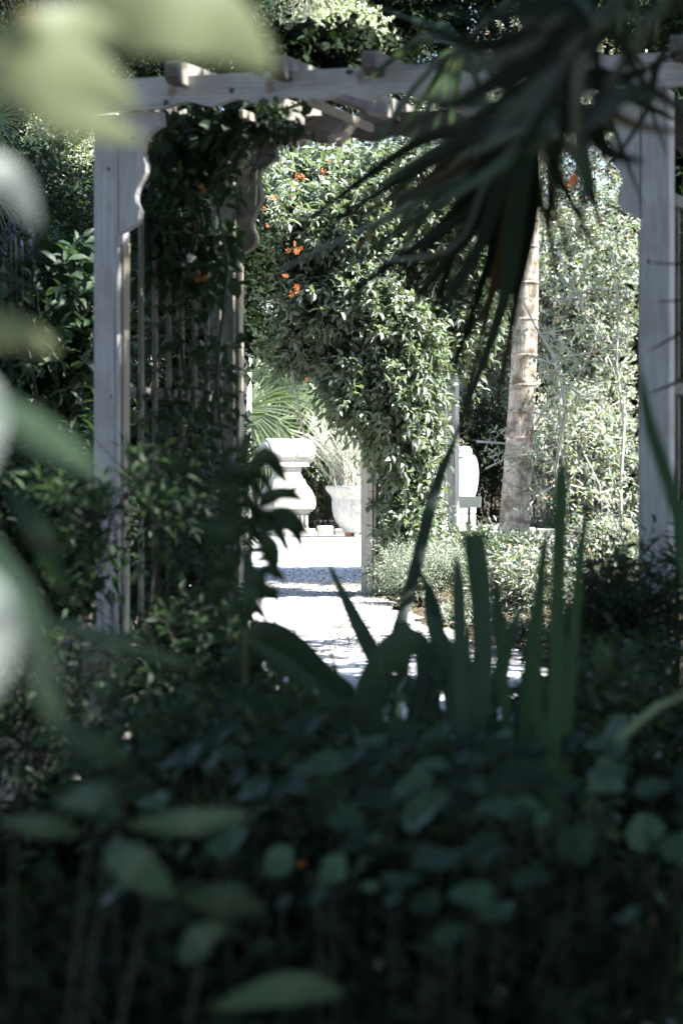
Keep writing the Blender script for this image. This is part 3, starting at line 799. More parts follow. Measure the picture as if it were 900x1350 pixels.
# fan palms behind the near opening
def fan(root, hub, tip, R, n, spread, mat, rng, w=.035, cut=.0, single=False, name='frond', mats=None, droop=.25):
    "a fan leaf: leaflets radiate from the hub, centred on the direction to tip"
    hub = Vector(hub); ax = (Vector(tip)-hub).normalized()
    nrm = Vector((.1, -1, .35)); nrm = (nrm-ax*nrm.dot(ax)).normalized(); sd = nrm.cross(ax)
    mb = MB()
    for i in range(n):
        a = -spread/2+spread*i/(n-1)+rng.normal()*.02; dr = ax*math.cos(a)+sd*math.sin(a)
        L = R*(.82+.18*math.cos(a))*(.9+.15*rng.random())
        pts = [hub+dr*L*f+Vector((0, 0, -droop*L*f*f))-nrm*0*L for f in (0.02, .35, .7, 1)]
        v, f = ribbon(pts, w*(.8+.4*rng.random()), leaflet, rng.normal()*.5, .2, 6)
        mb.add(v, f)
    me = mesh(name, mb.v, mb.f, mat, False); put(name, me, root, mw=Matrix.Identity(4))
def fan_palm(label, base, d, fans, mat, seed, R, n=22, w=.035, droop=.25):
    rng = np.random.default_rng(seed); b = P(base[0], 0, d)
    root = thing('fan_palm', label, 'palm', (b.x, d, 0), group='fan palms')
    zt = max(P(*h, d).z for h, _ in fans)
    for i, (h, t) in enumerate(fans):
        H = P(h[0], h[1], d+rng.normal()*.25); T = P(t[0], t[1], H.y-.3*rng.random())
        fan(root, H, T, R*(.85+.3*rng.random()), n, 2.6, mat, rng, w, droop=droop)
        g = Vector((b.x, d, .1)); tube_obj('leaf_stalk', root, [g, g.lerp(H, .5)+Vector((0, 0, .12)), H], [.014, .011, .008], M['stem'], 5)
fan_palm('sunlit fan palm with stiff pointed leaflets behind the left back post', (340, 0), 35.2, [((330, 500), (365, 440)), ((352, 520), (395, 470)), ((325, 540), (370, 535)), ((345, 560), (375, 590)), ((310, 470), (325, 410)), ((360, 545), (335, 590))], M['lf_fan'], 51, .82)
fan_palm('fan palm with drooping yellowed leaflets above the urn', (432, 0), 35.6, [((434, 508), (440, 575)), ((448, 500), (470, 560)), ((425, 505), (398, 565)), ((440, 495), (420, 440)), ((405, 500), (380, 540))], M['lf_fan'], 52, .72, 16, .065)
fan_palm('fan palm half hidden between the dark shrubs low on the left', (95, 0), 17.0, [((100, 520), (60, 470)), ((110, 540), (130, 470)), ((95, 560), (60, 610)), ((118, 560), (150, 600))], M['lf_fan'], 53, .34, 18, .016)
fan_palm('fan palm at the left edge with spiky leaves beside the white blossoms', (0, 0), 14.0, [((-8, 160), (35, 130)), ((-10, 215), (30, 235)), ((-15, 250), (20, 290))], M['lf_fan'], 54, .26, 22, .010)
# tall palm at top with hanging dry skirt
def skirt_palm():
    rng = np.random.default_rng(60); d = 36; root = thing('skirted_palm', 'tall palm with a skirt of hanging dry leaves at top centre', 'palm', (P(395, 0, d+2.0).x, d+2.0, 0))
    X = P(395, 0, d+2).x
    tube_obj('trunk', root, [(X, d+2, -.1), (X+.05, d+2, 2.5), (X, d+2, 5), (X, d+2, 7.5)], [.2, .16, .15, .14], M['bark'], 12)
    for (x, y, L, n, dd) in ((350, -40, 120, 26, d+1), (392, -60, 140, 26, d+.8), (440, -50, 100, 20, d+1), (330, -90, 130, 22, d+1.3), (365, 165, 105, 24, d+2), (410, 175, 95, 22, d+2), (460, 180, 90, 18, d+2.1)):
        mb = MB()
        for i in range(n):
            a = rng.normal()*.30; h = P(x+rng.normal()*9, y+rng.normal()*5, dd+rng.normal()*.2); l = L/F*dd*(.7+.4*rng.random())
            pts = [h, h+Vector((math.sin(a)*l*.4, -.05, -l*.35)), h+Vector((math.sin(a)*l*.75, -.08, -l*.7)), h+Vector((math.sin(a)*l*.9, -.08, -l))]
            v, f = ribbon(pts, .035, leaflet, rng.normal()*.6, .2, 5); mb.add(v, f)
        put('dry_frond', mesh('dry_frond', mb.v, mb.f, M['lf_dry' if y < 160 and rng.random() < .6 else 'lf_fan']), root, mw=Matrix.Identity(4))
skirt_palm()

# trees and tall shrubs behind, upper part
S('blossom_shrub', 'shrub thick with tiny white blossom at top centre behind the beam', 'shrub', 448, 45, 37, 85, 55, .6, M['lf_blossom'], 71, 1700, k=8, LL=.052, LW=.036, tl=.12, nb=16, group='white blossoming shrubs', stems=3)
S('blossom_shrub', 'white flecked shrub climbing at upper left beside the arbor post', 'shrub', 88, 190, 15.5, 52, 85, .35, M['lf_blossom'], 72, 800, k=7, LL=.026, LW=.017, tl=.07, nb=14, group='white blossoming shrubs', stems=3)
def back_tree(label, x, d, y, rx, rz, ry, mat, seed, n, LL=.10, LW=.05, **k):
    c = P(x, y, d); root = shrub('background_tree', label, 'tree', c, R3(rx, rz, d, ry), mat, seed, n, LL=LL, LW=LW, tl=.25, nb=30, stems=0, group='trees closing the background', k=7, **k)
    rr = random.Random(seed); mb = MB(); b = Vector((c.x, c.y, -.1))
    mb.tube([b, b.lerp(c, .4)+Vector((.08, 0, 0)), b.lerp(c, .8), c], [.14, .11, .08, .04], 10)
    for i in range(6):
        s = b.lerp(c, .45+.08*i); e = c+Vector((rr.uniform(-.7, .7)*rx/F*d, rr.uniform(-.6, .6)*ry, rr.uniform(-.3, .7)*rz/F*d)); mb.tube([s, s.lerp(e, .5)+Vector((0, 0, .1)), e], [.05, .035, .012], 6)
    put('trunk', mesh('trunk', mb.v, mb.f, M['bark'], True), root, mw=Matrix.Identity(4))
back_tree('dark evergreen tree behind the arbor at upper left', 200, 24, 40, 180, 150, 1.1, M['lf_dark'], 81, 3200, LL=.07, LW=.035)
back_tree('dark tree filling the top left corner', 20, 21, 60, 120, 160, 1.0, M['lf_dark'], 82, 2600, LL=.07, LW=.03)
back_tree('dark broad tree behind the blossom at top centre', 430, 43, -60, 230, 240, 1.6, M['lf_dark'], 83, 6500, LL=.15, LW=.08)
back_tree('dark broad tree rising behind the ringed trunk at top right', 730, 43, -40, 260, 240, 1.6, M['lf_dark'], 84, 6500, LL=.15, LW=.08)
back_tree('dark bushy tree added at the right edge to shade the ringed trunk foot', 995, 28.5, 385, 120, 140, .9, M['lf_dark'], 85, 2600, LL=.09, LW=.045)  # added crown, sized so its shadow covers the lower trunk
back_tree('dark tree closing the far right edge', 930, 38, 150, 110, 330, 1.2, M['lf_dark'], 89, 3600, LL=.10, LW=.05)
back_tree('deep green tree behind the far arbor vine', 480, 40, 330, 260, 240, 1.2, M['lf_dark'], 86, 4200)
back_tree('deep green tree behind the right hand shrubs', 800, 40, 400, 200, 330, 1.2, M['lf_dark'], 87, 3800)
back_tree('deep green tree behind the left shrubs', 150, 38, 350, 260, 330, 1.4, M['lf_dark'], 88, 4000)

# left side planting, in shade
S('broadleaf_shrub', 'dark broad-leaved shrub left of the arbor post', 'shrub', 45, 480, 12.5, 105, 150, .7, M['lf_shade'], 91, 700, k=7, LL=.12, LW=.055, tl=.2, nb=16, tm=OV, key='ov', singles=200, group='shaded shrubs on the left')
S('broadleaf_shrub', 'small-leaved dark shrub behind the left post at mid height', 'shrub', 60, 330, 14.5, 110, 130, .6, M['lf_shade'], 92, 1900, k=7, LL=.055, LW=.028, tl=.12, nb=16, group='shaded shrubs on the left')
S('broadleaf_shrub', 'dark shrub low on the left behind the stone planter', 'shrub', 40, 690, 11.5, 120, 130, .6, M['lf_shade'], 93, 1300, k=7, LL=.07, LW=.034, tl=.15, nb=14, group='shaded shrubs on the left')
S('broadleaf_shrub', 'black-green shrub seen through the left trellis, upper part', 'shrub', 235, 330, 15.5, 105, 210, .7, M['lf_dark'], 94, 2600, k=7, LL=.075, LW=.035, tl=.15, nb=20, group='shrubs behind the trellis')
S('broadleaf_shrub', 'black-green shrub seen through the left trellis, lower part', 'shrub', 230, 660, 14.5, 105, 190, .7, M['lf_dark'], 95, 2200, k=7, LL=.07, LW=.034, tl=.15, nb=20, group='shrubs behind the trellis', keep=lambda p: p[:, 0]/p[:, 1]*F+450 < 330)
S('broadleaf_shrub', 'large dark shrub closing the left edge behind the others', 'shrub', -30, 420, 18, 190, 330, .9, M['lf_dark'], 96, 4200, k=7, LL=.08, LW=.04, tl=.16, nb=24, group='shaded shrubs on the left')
# right of the right post
S('evergreen_shrub', 'dark leafy shrub at the right edge beyond the right arbor post', 'shrub', 925, 380, 11.5, 48, 330, .4, M['lf_dark'], 97, 2200, k=7, LL=.07, LW=.034, nb=20, group='dark shrubs on the right')

# ground level on the right, sunlit
S('lavender_cotton', 'low feathery grey-green cushion plant by the far arbor post', 'plant', 556, 765, 18.3, 60, 42, .35, M['lf_grey'], 101, 900, k=9, LL=.036, LW=.006, tl=.17, nb=9, up=.9, tm=RH, key='rh', stems=3, twig_r=.001)
S('groundcover_shrub', 'low sunlit leafy clump in front of the trunk foot', 'plant', 690, 780, 17.5, 75, 50, .4, M['lf_small'], 102, 620, k=6, LL=.06, LW=.022, tl=.17, nb=8, stems=3, group='low clumps on the right')
S('groundcover_shrub', 'low sunlit leafy clump at right below the bare branches', 'plant', 790, 740, 19.5, 90, 70, .5, M['lf_small'], 103, 1000, k=6, LL=.06, LW=.024, tl=.17, nb=9, stems=3, group='low clumps on the right')
S('groundcover_shrub', 'leafy tuft growing against the flared foot of the ringed trunk', 'plant', 672, 728, 28.0, 48, 16, .5, M['lf_mid'], 106, 900, k=6, LL=.07, LW=.03, tl=.14, nb=12, stems=3, group='low clumps on the right')
S('groundcover_shrub', 'sparse low tuft on the bare soil beside the path', 'plant', 610, 812, 16.2, 45, 18, .4, M['lf_small'], 107, 420, k=6, LL=.04, LW=.018, tl=.09, nb=10, stems=3, group='low clumps on the right')
S('groundcover_shrub', 'low dark tuft on the soil between path and sunlit clumps', 'plant', 680, 850, 14.4, 60, 20, .4, M['lf_mid'], 108, 520, k=6, LL=.045, LW=.02, tl=.09, nb=10, stems=3, group='low clumps on the right')
S('groundcover_shrub', 'low leafy clump just right of the far arbor post foot', 'plant', 620, 740, 20.5, 60, 35, .4, M['lf_mid'], 104, 600, k=6, LL=.06, LW=.024, tl=.16, nb=8, stems=3, group='low clumps on the right')
S('groundcover_shrub', 'leafy clump on the ground nearer than the trunk, half in shade', 'plant', 800, 845, 13.5, 80, 50, .4, M['lf_mid'], 105, 1200, k=7, LL=.05, LW=.025, tl=.1, nb=10, stems=3, group='low clumps on the right')

# ------------------------------------------------------------------ climber on the near arbor
def climber():
    rng = np.random.default_rng(120); rnd = random.Random(120)
    root = thing('climbing_vine', 'dark heart-leaved climber on the trellis side of the near arbor', 'vine', (FL.x+.2, FL.y+.5, 0))
    segs = [(285, 170, 9.9, 75, 32, 150), (330, 160, 9.6, 50, 26, 80), (225, 190, 9.7, 30, 40, 40), (250, 240, 9.9, 55, 50, 60), (275, 330, 10.1, 30, 60, 22), (230, 400, 9.9, 55, 90, 40), (285, 480, 10.2, 28, 80, 22), (215, 560, 9.8, 45, 90, 26), (260, 650, 10.0, 60, 80, 30), (300, 720, 10.2, 30, 70, 30), (200, 300, 9.8, 20, 70, 60), (340, 215, 10.3, 20, 30, 20), (240, 760, 10, 70, 50, 110)]
    B = []; O = []
    for (x, y, d, rx, rz, n) in segs:
        b, o = sample_blobs(rng, P(x, y, d), (rx/F*d, .22, rz/F*d), 7, n); B.append(b); O.append(o)
    B = np.concatenate(B); O = np.concatenate(O)+np.array([.2, -.2, -.1])
    fr = twigs_to_frames(rng, B, O, .12*(.6+.8*rng.random(len(B))), 5, .072, .045, .55)
    leaves_to(root, rng, OV, 'ov', M['lf_shade'], fr, 290, keep=lambda p: (p[:, 0]/p[:, 1]*F+450 < 316) | (HZ-(p[:, 2]-EYE)/p[:, 1]*F < 178))
    put('twigs', prisms(B-unit(O)*.1, B+unit(O)*.1, .0025, .0015, 'twigs', M['stem']), root, mw=Matrix.Identity(4), kind='stuff')
    mb = MB()
    for pts in ([(230, 830), (225, 700), (250, 560), (235, 420), (262, 300), (245, 215), (290, 178), (350, 160)], [(290, 830), (300, 650), (285, 500), (300, 350), (280, 230), (240, 200)], [(185, 800), (200, 640), (190, 480), (215, 330), (210, 220)], [(262, 250), (290, 205), (330, 185), (360, 150), (420, 128)]):
        mb.tube([P(x, y, 9.9+.1*math.sin(y)) for x, y in pts], .006, 6)
    put('stem', mesh('stem', mb.v, mb.f, M['stem'], True), root, mw=Matrix.Identity(4))
    for x, y, m, s in ((264, 366, 'petal', .035), (263, 248, 'petal', .03), (246, 337, 'petal_w', .035)): flower(root, P(x, y, 9.7), s, m, rnd, 3)
    # single leaves lying over the front beam
    for (x, y, s, a) in ((355, 133, .045, 3.5), (347, 141, .035, 4.4), (362, 126, .03, 5.0), (222, 132, .025, 4), (350, 98, .05, 2.9), (455, 97, .03, .3), (372, 143, .03, 5.3)):
        p = P(x, y, 9.0); A = np.array([math.cos(a), -.1, math.sin(a)]); N = np.array([.2, -1, .4]); A_ = unit(A); S_ = unit(np.cross(N, A_)); N_ = np.cross(A_, S_); L = s; W = s*.85
        put('leaf', leaf_mesh(OV, 'ov', M['lf_mid']), root, mw=Matrix(((A_[0]*L, S_[0]*W, N_[0]*L, p.x), (A_[1]*L, S_[1]*W, N_[1]*L, p.y), (A_[2]*L, S_[2]*W, N_[2]*L, p.z), (0, 0, 0, 1))))
climber()
S('roof_climber', 'leafy tangle growing over the rafters behind the beam', 'vine', 420, 82, 11.0, 130, 22, .3, M['lf_dark'], 121, 420, k=6, LL=.06, LW=.035, tl=.12, nb=10, tm=OV, key='ov', singles=60, stems=0)

# lavender at left edge
def lavender():
    rng = np.random.default_rng(130); rnd = random.Random(5); d = 11.0
    root = thing('lavender_plant', 'violet lavender spikes at the left edge above the broad leaves', 'flower', (P(20, 0, d).x, d, 0))
    for (x, y, h) in ((14, 258, 60), (20, 275, 45), (42, 300, 34), (6, 300, 40), (30, 318, 30)):
        b = P(x+rng.normal()*6, y+170, d); top = P(x, y, d); tube_obj('stem', root, [b, b.lerp(top, .5), top], [.002, .002, .0015], M['stem_dark'], 5)
        for k in range(int(h/3.4)):
            p = P(x+rng.normal()*1.8, y+3.4*k, d)
            flower(root, p, .015, 'petal_v', rnd, 1)
lavender()

# ------------------------------------------------------------------ undergrowth, mid foreground
def keep_open(p):
    "leaves stay out of the line over the sunlit path"
    x = 450+p[:, 0]/p[:, 1]*F; y = HZ-(p[:, 2]-EYE)/p[:, 1]*F
    lim = np.interp(x, [335, 345, 400, 460, 520, 600, 690, 745, 790, 900], [560, 800, 905, 955, 965, 965, 955, 860, 730, 640])
    return (y > lim) | (np.abs(np.sin(p[:, 0]*811.3+p[:, 2]*377.1)) < .10)
def keep_post(p):
    x = 450+p[:, 0]/p[:, 1]*F; y = HZ-(p[:, 2]-EYE)/p[:, 1]*F
    h = np.abs(np.sin(p[:, 0]*913.7+p[:, 2]*517.3))
    return ~((x > 126) & (x < 185) & (y < 835) & (h > .22))
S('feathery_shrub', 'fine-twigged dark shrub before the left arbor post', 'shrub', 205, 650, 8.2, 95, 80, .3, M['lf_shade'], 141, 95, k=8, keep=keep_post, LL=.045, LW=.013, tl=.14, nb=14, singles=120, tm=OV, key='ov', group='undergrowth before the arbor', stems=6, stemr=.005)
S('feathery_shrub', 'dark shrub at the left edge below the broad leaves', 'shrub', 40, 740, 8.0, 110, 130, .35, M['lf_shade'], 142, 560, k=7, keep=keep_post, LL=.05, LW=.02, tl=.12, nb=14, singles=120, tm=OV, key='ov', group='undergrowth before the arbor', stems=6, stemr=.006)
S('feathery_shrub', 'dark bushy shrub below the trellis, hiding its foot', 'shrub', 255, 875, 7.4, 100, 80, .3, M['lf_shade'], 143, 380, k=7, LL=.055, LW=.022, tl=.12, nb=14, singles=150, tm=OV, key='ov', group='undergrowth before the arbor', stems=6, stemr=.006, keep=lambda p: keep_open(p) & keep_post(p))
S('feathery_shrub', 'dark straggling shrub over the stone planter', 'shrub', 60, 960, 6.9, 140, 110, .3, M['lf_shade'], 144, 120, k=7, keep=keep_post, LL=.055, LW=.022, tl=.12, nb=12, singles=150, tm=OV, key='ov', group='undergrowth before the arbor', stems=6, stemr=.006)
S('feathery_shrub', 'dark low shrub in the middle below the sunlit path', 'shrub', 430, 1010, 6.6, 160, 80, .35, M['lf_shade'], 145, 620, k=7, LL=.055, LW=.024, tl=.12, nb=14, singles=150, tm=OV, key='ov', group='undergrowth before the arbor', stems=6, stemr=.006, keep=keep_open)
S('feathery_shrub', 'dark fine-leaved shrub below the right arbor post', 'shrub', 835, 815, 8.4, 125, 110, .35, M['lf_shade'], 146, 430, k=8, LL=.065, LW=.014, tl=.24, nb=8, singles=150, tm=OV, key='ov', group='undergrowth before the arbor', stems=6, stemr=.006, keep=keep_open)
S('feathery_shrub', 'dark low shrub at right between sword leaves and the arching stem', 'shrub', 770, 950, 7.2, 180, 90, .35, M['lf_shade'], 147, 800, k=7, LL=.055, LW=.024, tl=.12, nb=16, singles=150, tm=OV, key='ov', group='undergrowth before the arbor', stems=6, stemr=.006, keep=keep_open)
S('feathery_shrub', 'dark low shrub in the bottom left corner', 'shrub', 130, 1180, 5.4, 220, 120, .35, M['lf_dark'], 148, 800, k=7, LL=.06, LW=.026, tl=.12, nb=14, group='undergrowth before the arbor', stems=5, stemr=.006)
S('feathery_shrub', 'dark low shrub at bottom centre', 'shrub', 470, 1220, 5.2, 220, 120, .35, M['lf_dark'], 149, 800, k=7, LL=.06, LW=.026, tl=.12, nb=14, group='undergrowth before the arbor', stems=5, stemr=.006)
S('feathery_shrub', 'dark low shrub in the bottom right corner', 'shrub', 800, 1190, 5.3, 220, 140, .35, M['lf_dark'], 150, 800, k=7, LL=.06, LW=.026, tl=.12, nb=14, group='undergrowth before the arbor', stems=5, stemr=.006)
for k_, (x_, y_, d_, rx_, rz_, n_, l_) in enumerate(((430, 1000, 5.4, 190, 70, 170, 'light-tipped small-leaved plant between round leaves and sword leaves'), (700, 960, 5.6, 190, 80, 190, 'light-tipped small-leaved plant at the foot of the right hand sword leaves'), (230, 1010, 5.2, 170, 70, 120, 'light-tipped small-leaved plant in front of the stone planter'), (560, 1130, 4.6, 300, 60, 200, 'light-tipped small-leaved plant among the round leaves'))):
    S('leafy_plant', l_, 'plant', x_, y_, d_, rx_, rz_, .3, M['lf_tip'], 155+k_, n_, k=6, LL=.055, LW=.024, tl=.12, nb=14, singles=60, tm=OV, key='ov', group='light-tipped undergrowth', stems=4, stemr=.004, keep=lambda p: keep_open(p) & keep_post(p))
# deep shade filler on the soil
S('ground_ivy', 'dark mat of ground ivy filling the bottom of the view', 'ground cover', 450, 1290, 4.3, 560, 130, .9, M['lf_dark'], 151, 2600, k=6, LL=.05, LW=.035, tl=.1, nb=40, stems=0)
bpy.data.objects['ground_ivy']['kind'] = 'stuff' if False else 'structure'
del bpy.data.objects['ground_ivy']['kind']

for k_, (x_, y_, d_, rx_, rz_, n_, l_) in enumerate(((150, 690, 6.6, 120, 100, 34, 'thin soft-focus sprig crossing the left arbor post'), (300, 880, 6.4, 120, 70, 34, 'thin soft-focus sprig before the drooping plant'))):
    S('ferny_sprig', l_, 'plant', x_, y_, d_, rx_, rz_, .2, M['lf_tip'], 255+k_, n_, k=8, LL=.06, LW=.015, tl=.13, nb=10, singles=80, tm=OV, key='ov', group='soft sprigs near the viewer', stems=5, stemr=.003, bark=M['stem_dark'])
# drooping lobed leaf plant right of the trellis
def lobed():
    root = thing('drooping_plant', 'dark plant with large drooping pointed leaves at right of the trellis foot', 'plant', (P(330, 0, 5.4).x, 5.4, 0)); d = 5.3
    hub = P(330, 700, d)
    tube_obj('stem', root, [P(325, 1050, d), P(322, 850, d), P(330, 700, d), P(345, 655, d)], [.008, .007, .005, .003], M['stem'])
    L = [((325, 640), (350, 600), (380, 640), 30), ((330, 690), (375, 680), (408, 705), 34), ((335, 655), (375, 650), (400, 660), 22), ((325, 700), (355, 720), (362, 765), 30), ((350, 690), (385, 695), (400, 725), 20), ((320, 730), (335, 760), (348, 800), 24),
         ((318, 660), (290, 690), (270, 730), 34), ((330, 640), (305, 620), (285, 640), 26), ((320, 720), (300, 750), (285, 800), 32), ((340, 670), (362, 655), (398, 640), 18), ((325, 620), (322, 590), (335, 560), 20), ((318, 760), (345, 775), (370, 780), 22), ((330, 700), (300, 705), (255, 690), 30), ((322, 745), (330, 790), (320, 830), 28)]
    for k in range(22):
        x0, y0 = 322+14*math.sin(k*2.4), 600+k*10; s_ = 1 if k % 3 else -1; l_ = 30+14*math.sin(k*1.3)**2
        L.append(((x0, y0), (x0+s_*l_*.6, y0-8+6*math.sin(k)), (x0+s_*l_*1.1, y0+16+10*math.sin(k*1.9)), 11+5*math.sin(k*.7)**2))
    for i, (a, b, c, w) in enumerate(L):
        if i < 14: w *= .8
        dd = d+.1*math.sin(i*2.3)
        blade('leaf', root, [P(*a, dd), P(*b, dd-.03), P(*c, dd+.02)], w/F*d, M['lf_shade'], lance, .25*math.sin(i*1.7), .15, 8)
lobed()

# sword-leaved clumps
def swords():
    rng = np.random.default_rng(160)
    r1 = thing('iris_clump', 'clump of dark sword leaves standing before the sunlit path, left of centre', 'plant', (P(480, 0, 6.3).x, 6.3, 0), group='sword-leaved clumps')
    r2 = thing('iris_clump', 'clump of broad blunt dark sword leaves right of centre', 'plant', (P(610, 0, 5.5).x, 5.5, 0), group='sword-leaved clumps')
    r3 = thing('iris_clump', 'blurred tall upright sword leaves below the ringed trunk', 'plant', (P(735, 0, 4.6).x, 4.6, 0), group='sword-leaved clumps')
    def b(root, pts, w, d0, d1, m='lf_iris', prof=sword, roll=0, fold=.12):
        n = len(pts); q = [P(x, y, d0+(d1-d0)*i/(n-1)) for i, (x, y) in enumerate(pts)]
        g = q[0].copy(); g.z = max(0.0, g.z-.35); g.x = g.x*.8+root.location.x*.2
        blade('blade', root, [g]+q, w*.86/F*(d0+d1)/2, M[m], prof, roll, fold, 14)
    b(r1, [(520, 930), (500, 880), (465, 810), (428, 733)], 27, 6.5, 6.6, prof=lance_up)
    b(r1, [(470, 1010), (480, 930), (505, 870), (545, 830)], 46, 6.0, 5.9, 'lf_nast', blunt, .3)
    b(r1, [(500, 960), (512, 880), (545, 760), (575, 640), (608, 560)], 20, 6.2, 6.9)
    b(r1, [(470, 950), (420, 890), (380, 850), (345, 835), (325, 850)], 44, 6.0, 5.9)
    b(r1, [(480, 970), (430, 900), (395, 860), (340, 820)], 26, 6.3, 6.5)
    b(r1, [(500, 960), (440, 930), (380, 880), (310, 830)], 26, 5.8, 5.8)
    b(r1, [(545, 960), (560, 900), (555, 850), (530, 825)], 30, 6.1, 6.2)
    b(r1, [(560, 980), (530, 900), (540, 850), (560, 830)], 22, 6.4, 6.4)
    b(r1, [(450, 1000), (430, 950), (390, 930), (330, 925)], 40, 5.6, 5.5)
    b(r2, [(609, 980), (606, 880), (604, 790), (601, 724)], 24, 5.0, 5.0, prof=sword, roll=.3)
    b(r2, [(622, 980), (634, 880), (632, 790), (622, 704)], 38, 5.4, 5.4, prof=blunt, roll=.5)
    b(r2, [(640, 980), (660, 880), (656, 800), (648, 735)], 20, 5.8, 5.8, prof=lance_up)
    b(r2, [(600, 980), (590, 900), (570, 820), (560, 760)], 22, 6.7, 6.8)
    b(r2, [(590, 1000), (600, 900), (585, 850), (560, 800)], 26, 6.0, 6.1)
    b(r2, [(625, 1000), (655, 920), (670, 850), (690, 790)], 18, 6.5, 6.6)
    b(r2, [(560, 1000), (575, 920), (580, 840), (570, 790), (548, 745)], 16, 6.6, 6.8)
    b(r3, [(728, 1010), (733, 900), (736, 740), (741, 598)], 24, 4.5, 4.5, 'lf_green', prof=blunt2)
    b(r3, [(745, 1010), (752, 900), (762, 760), (780, 610)], 16, 4.8, 4.8, 'lf_green')
    b(r3, [(715, 1010), (706, 900), (712, 770), (724, 670)], 18, 4.7, 4.8, 'lf_green')
    b(r3, [(690, 1060), (695, 920), (702, 840), (712, 760)], 22, 5.2, 5.2, 'lf_green')
    b(r3, [(680, 1060), (668, 950), (662, 880), (668, 800)], 18, 5.4, 5.4, 'lf_green')
    for k in range(9):
        x0 = rng.uniform(540, 700); tx = x0+rng.normal()*55; ty = rng.uniform(770, 900)
        b(r2, [(x0, 1000), (x0+(tx-x0)*.25, 930), (x0+(tx-x0)*.6, (930+ty)/2), (tx, ty)], rng.uniform(9, 18), 5.8+rng.random(), 6.0+rng.random(), 'lf_iris', lance_up, rng.normal()*.5)
    for k in range(8):
        x0 = rng.uniform(420, 560); tx = x0+rng.normal()*70; ty = rng.uniform(830, 940)
        b(r1, [(x0, 1010), (x0+(tx-x0)*.2, 960), (x0+(tx-x0)*.6, (960+ty)/2), (tx, ty)], rng.uniform(9, 18), 5.8+rng.random(), 6.0+rng.random(), 'lf_iris', lance_up, rng.normal()*.5)
    b(r3, [(925, 1000), (912, 800), (888, 660), (856, 560), (840, 470)], 22, 3.9, 4.2, 'lf_green')
def lance_up(t): return min(1, .8+t*.4)*(1 if t < .6 else max(.02, 1-((t-.6)/.4)**1.5))
def blunt2(t): return 1 if t < .88 else max(.3, 1-((t-.88)/.12)**2*.7)
swords()
tube_obj('arching_stem', None, [P(768, 1070, 4.6), P(790, 1015, 4.6), P(825, 965, 4.6), (P(865, 932, 4.6)), P(925, 905, 4.7)], [.010, .010, .009, .008, .007], plain('pale_green_stem', (.13, .17, .09)), 8)
tag(bpy.data.objects['arching_stem'], 'thick pale green stem arching in from the lower right edge', 'stem')

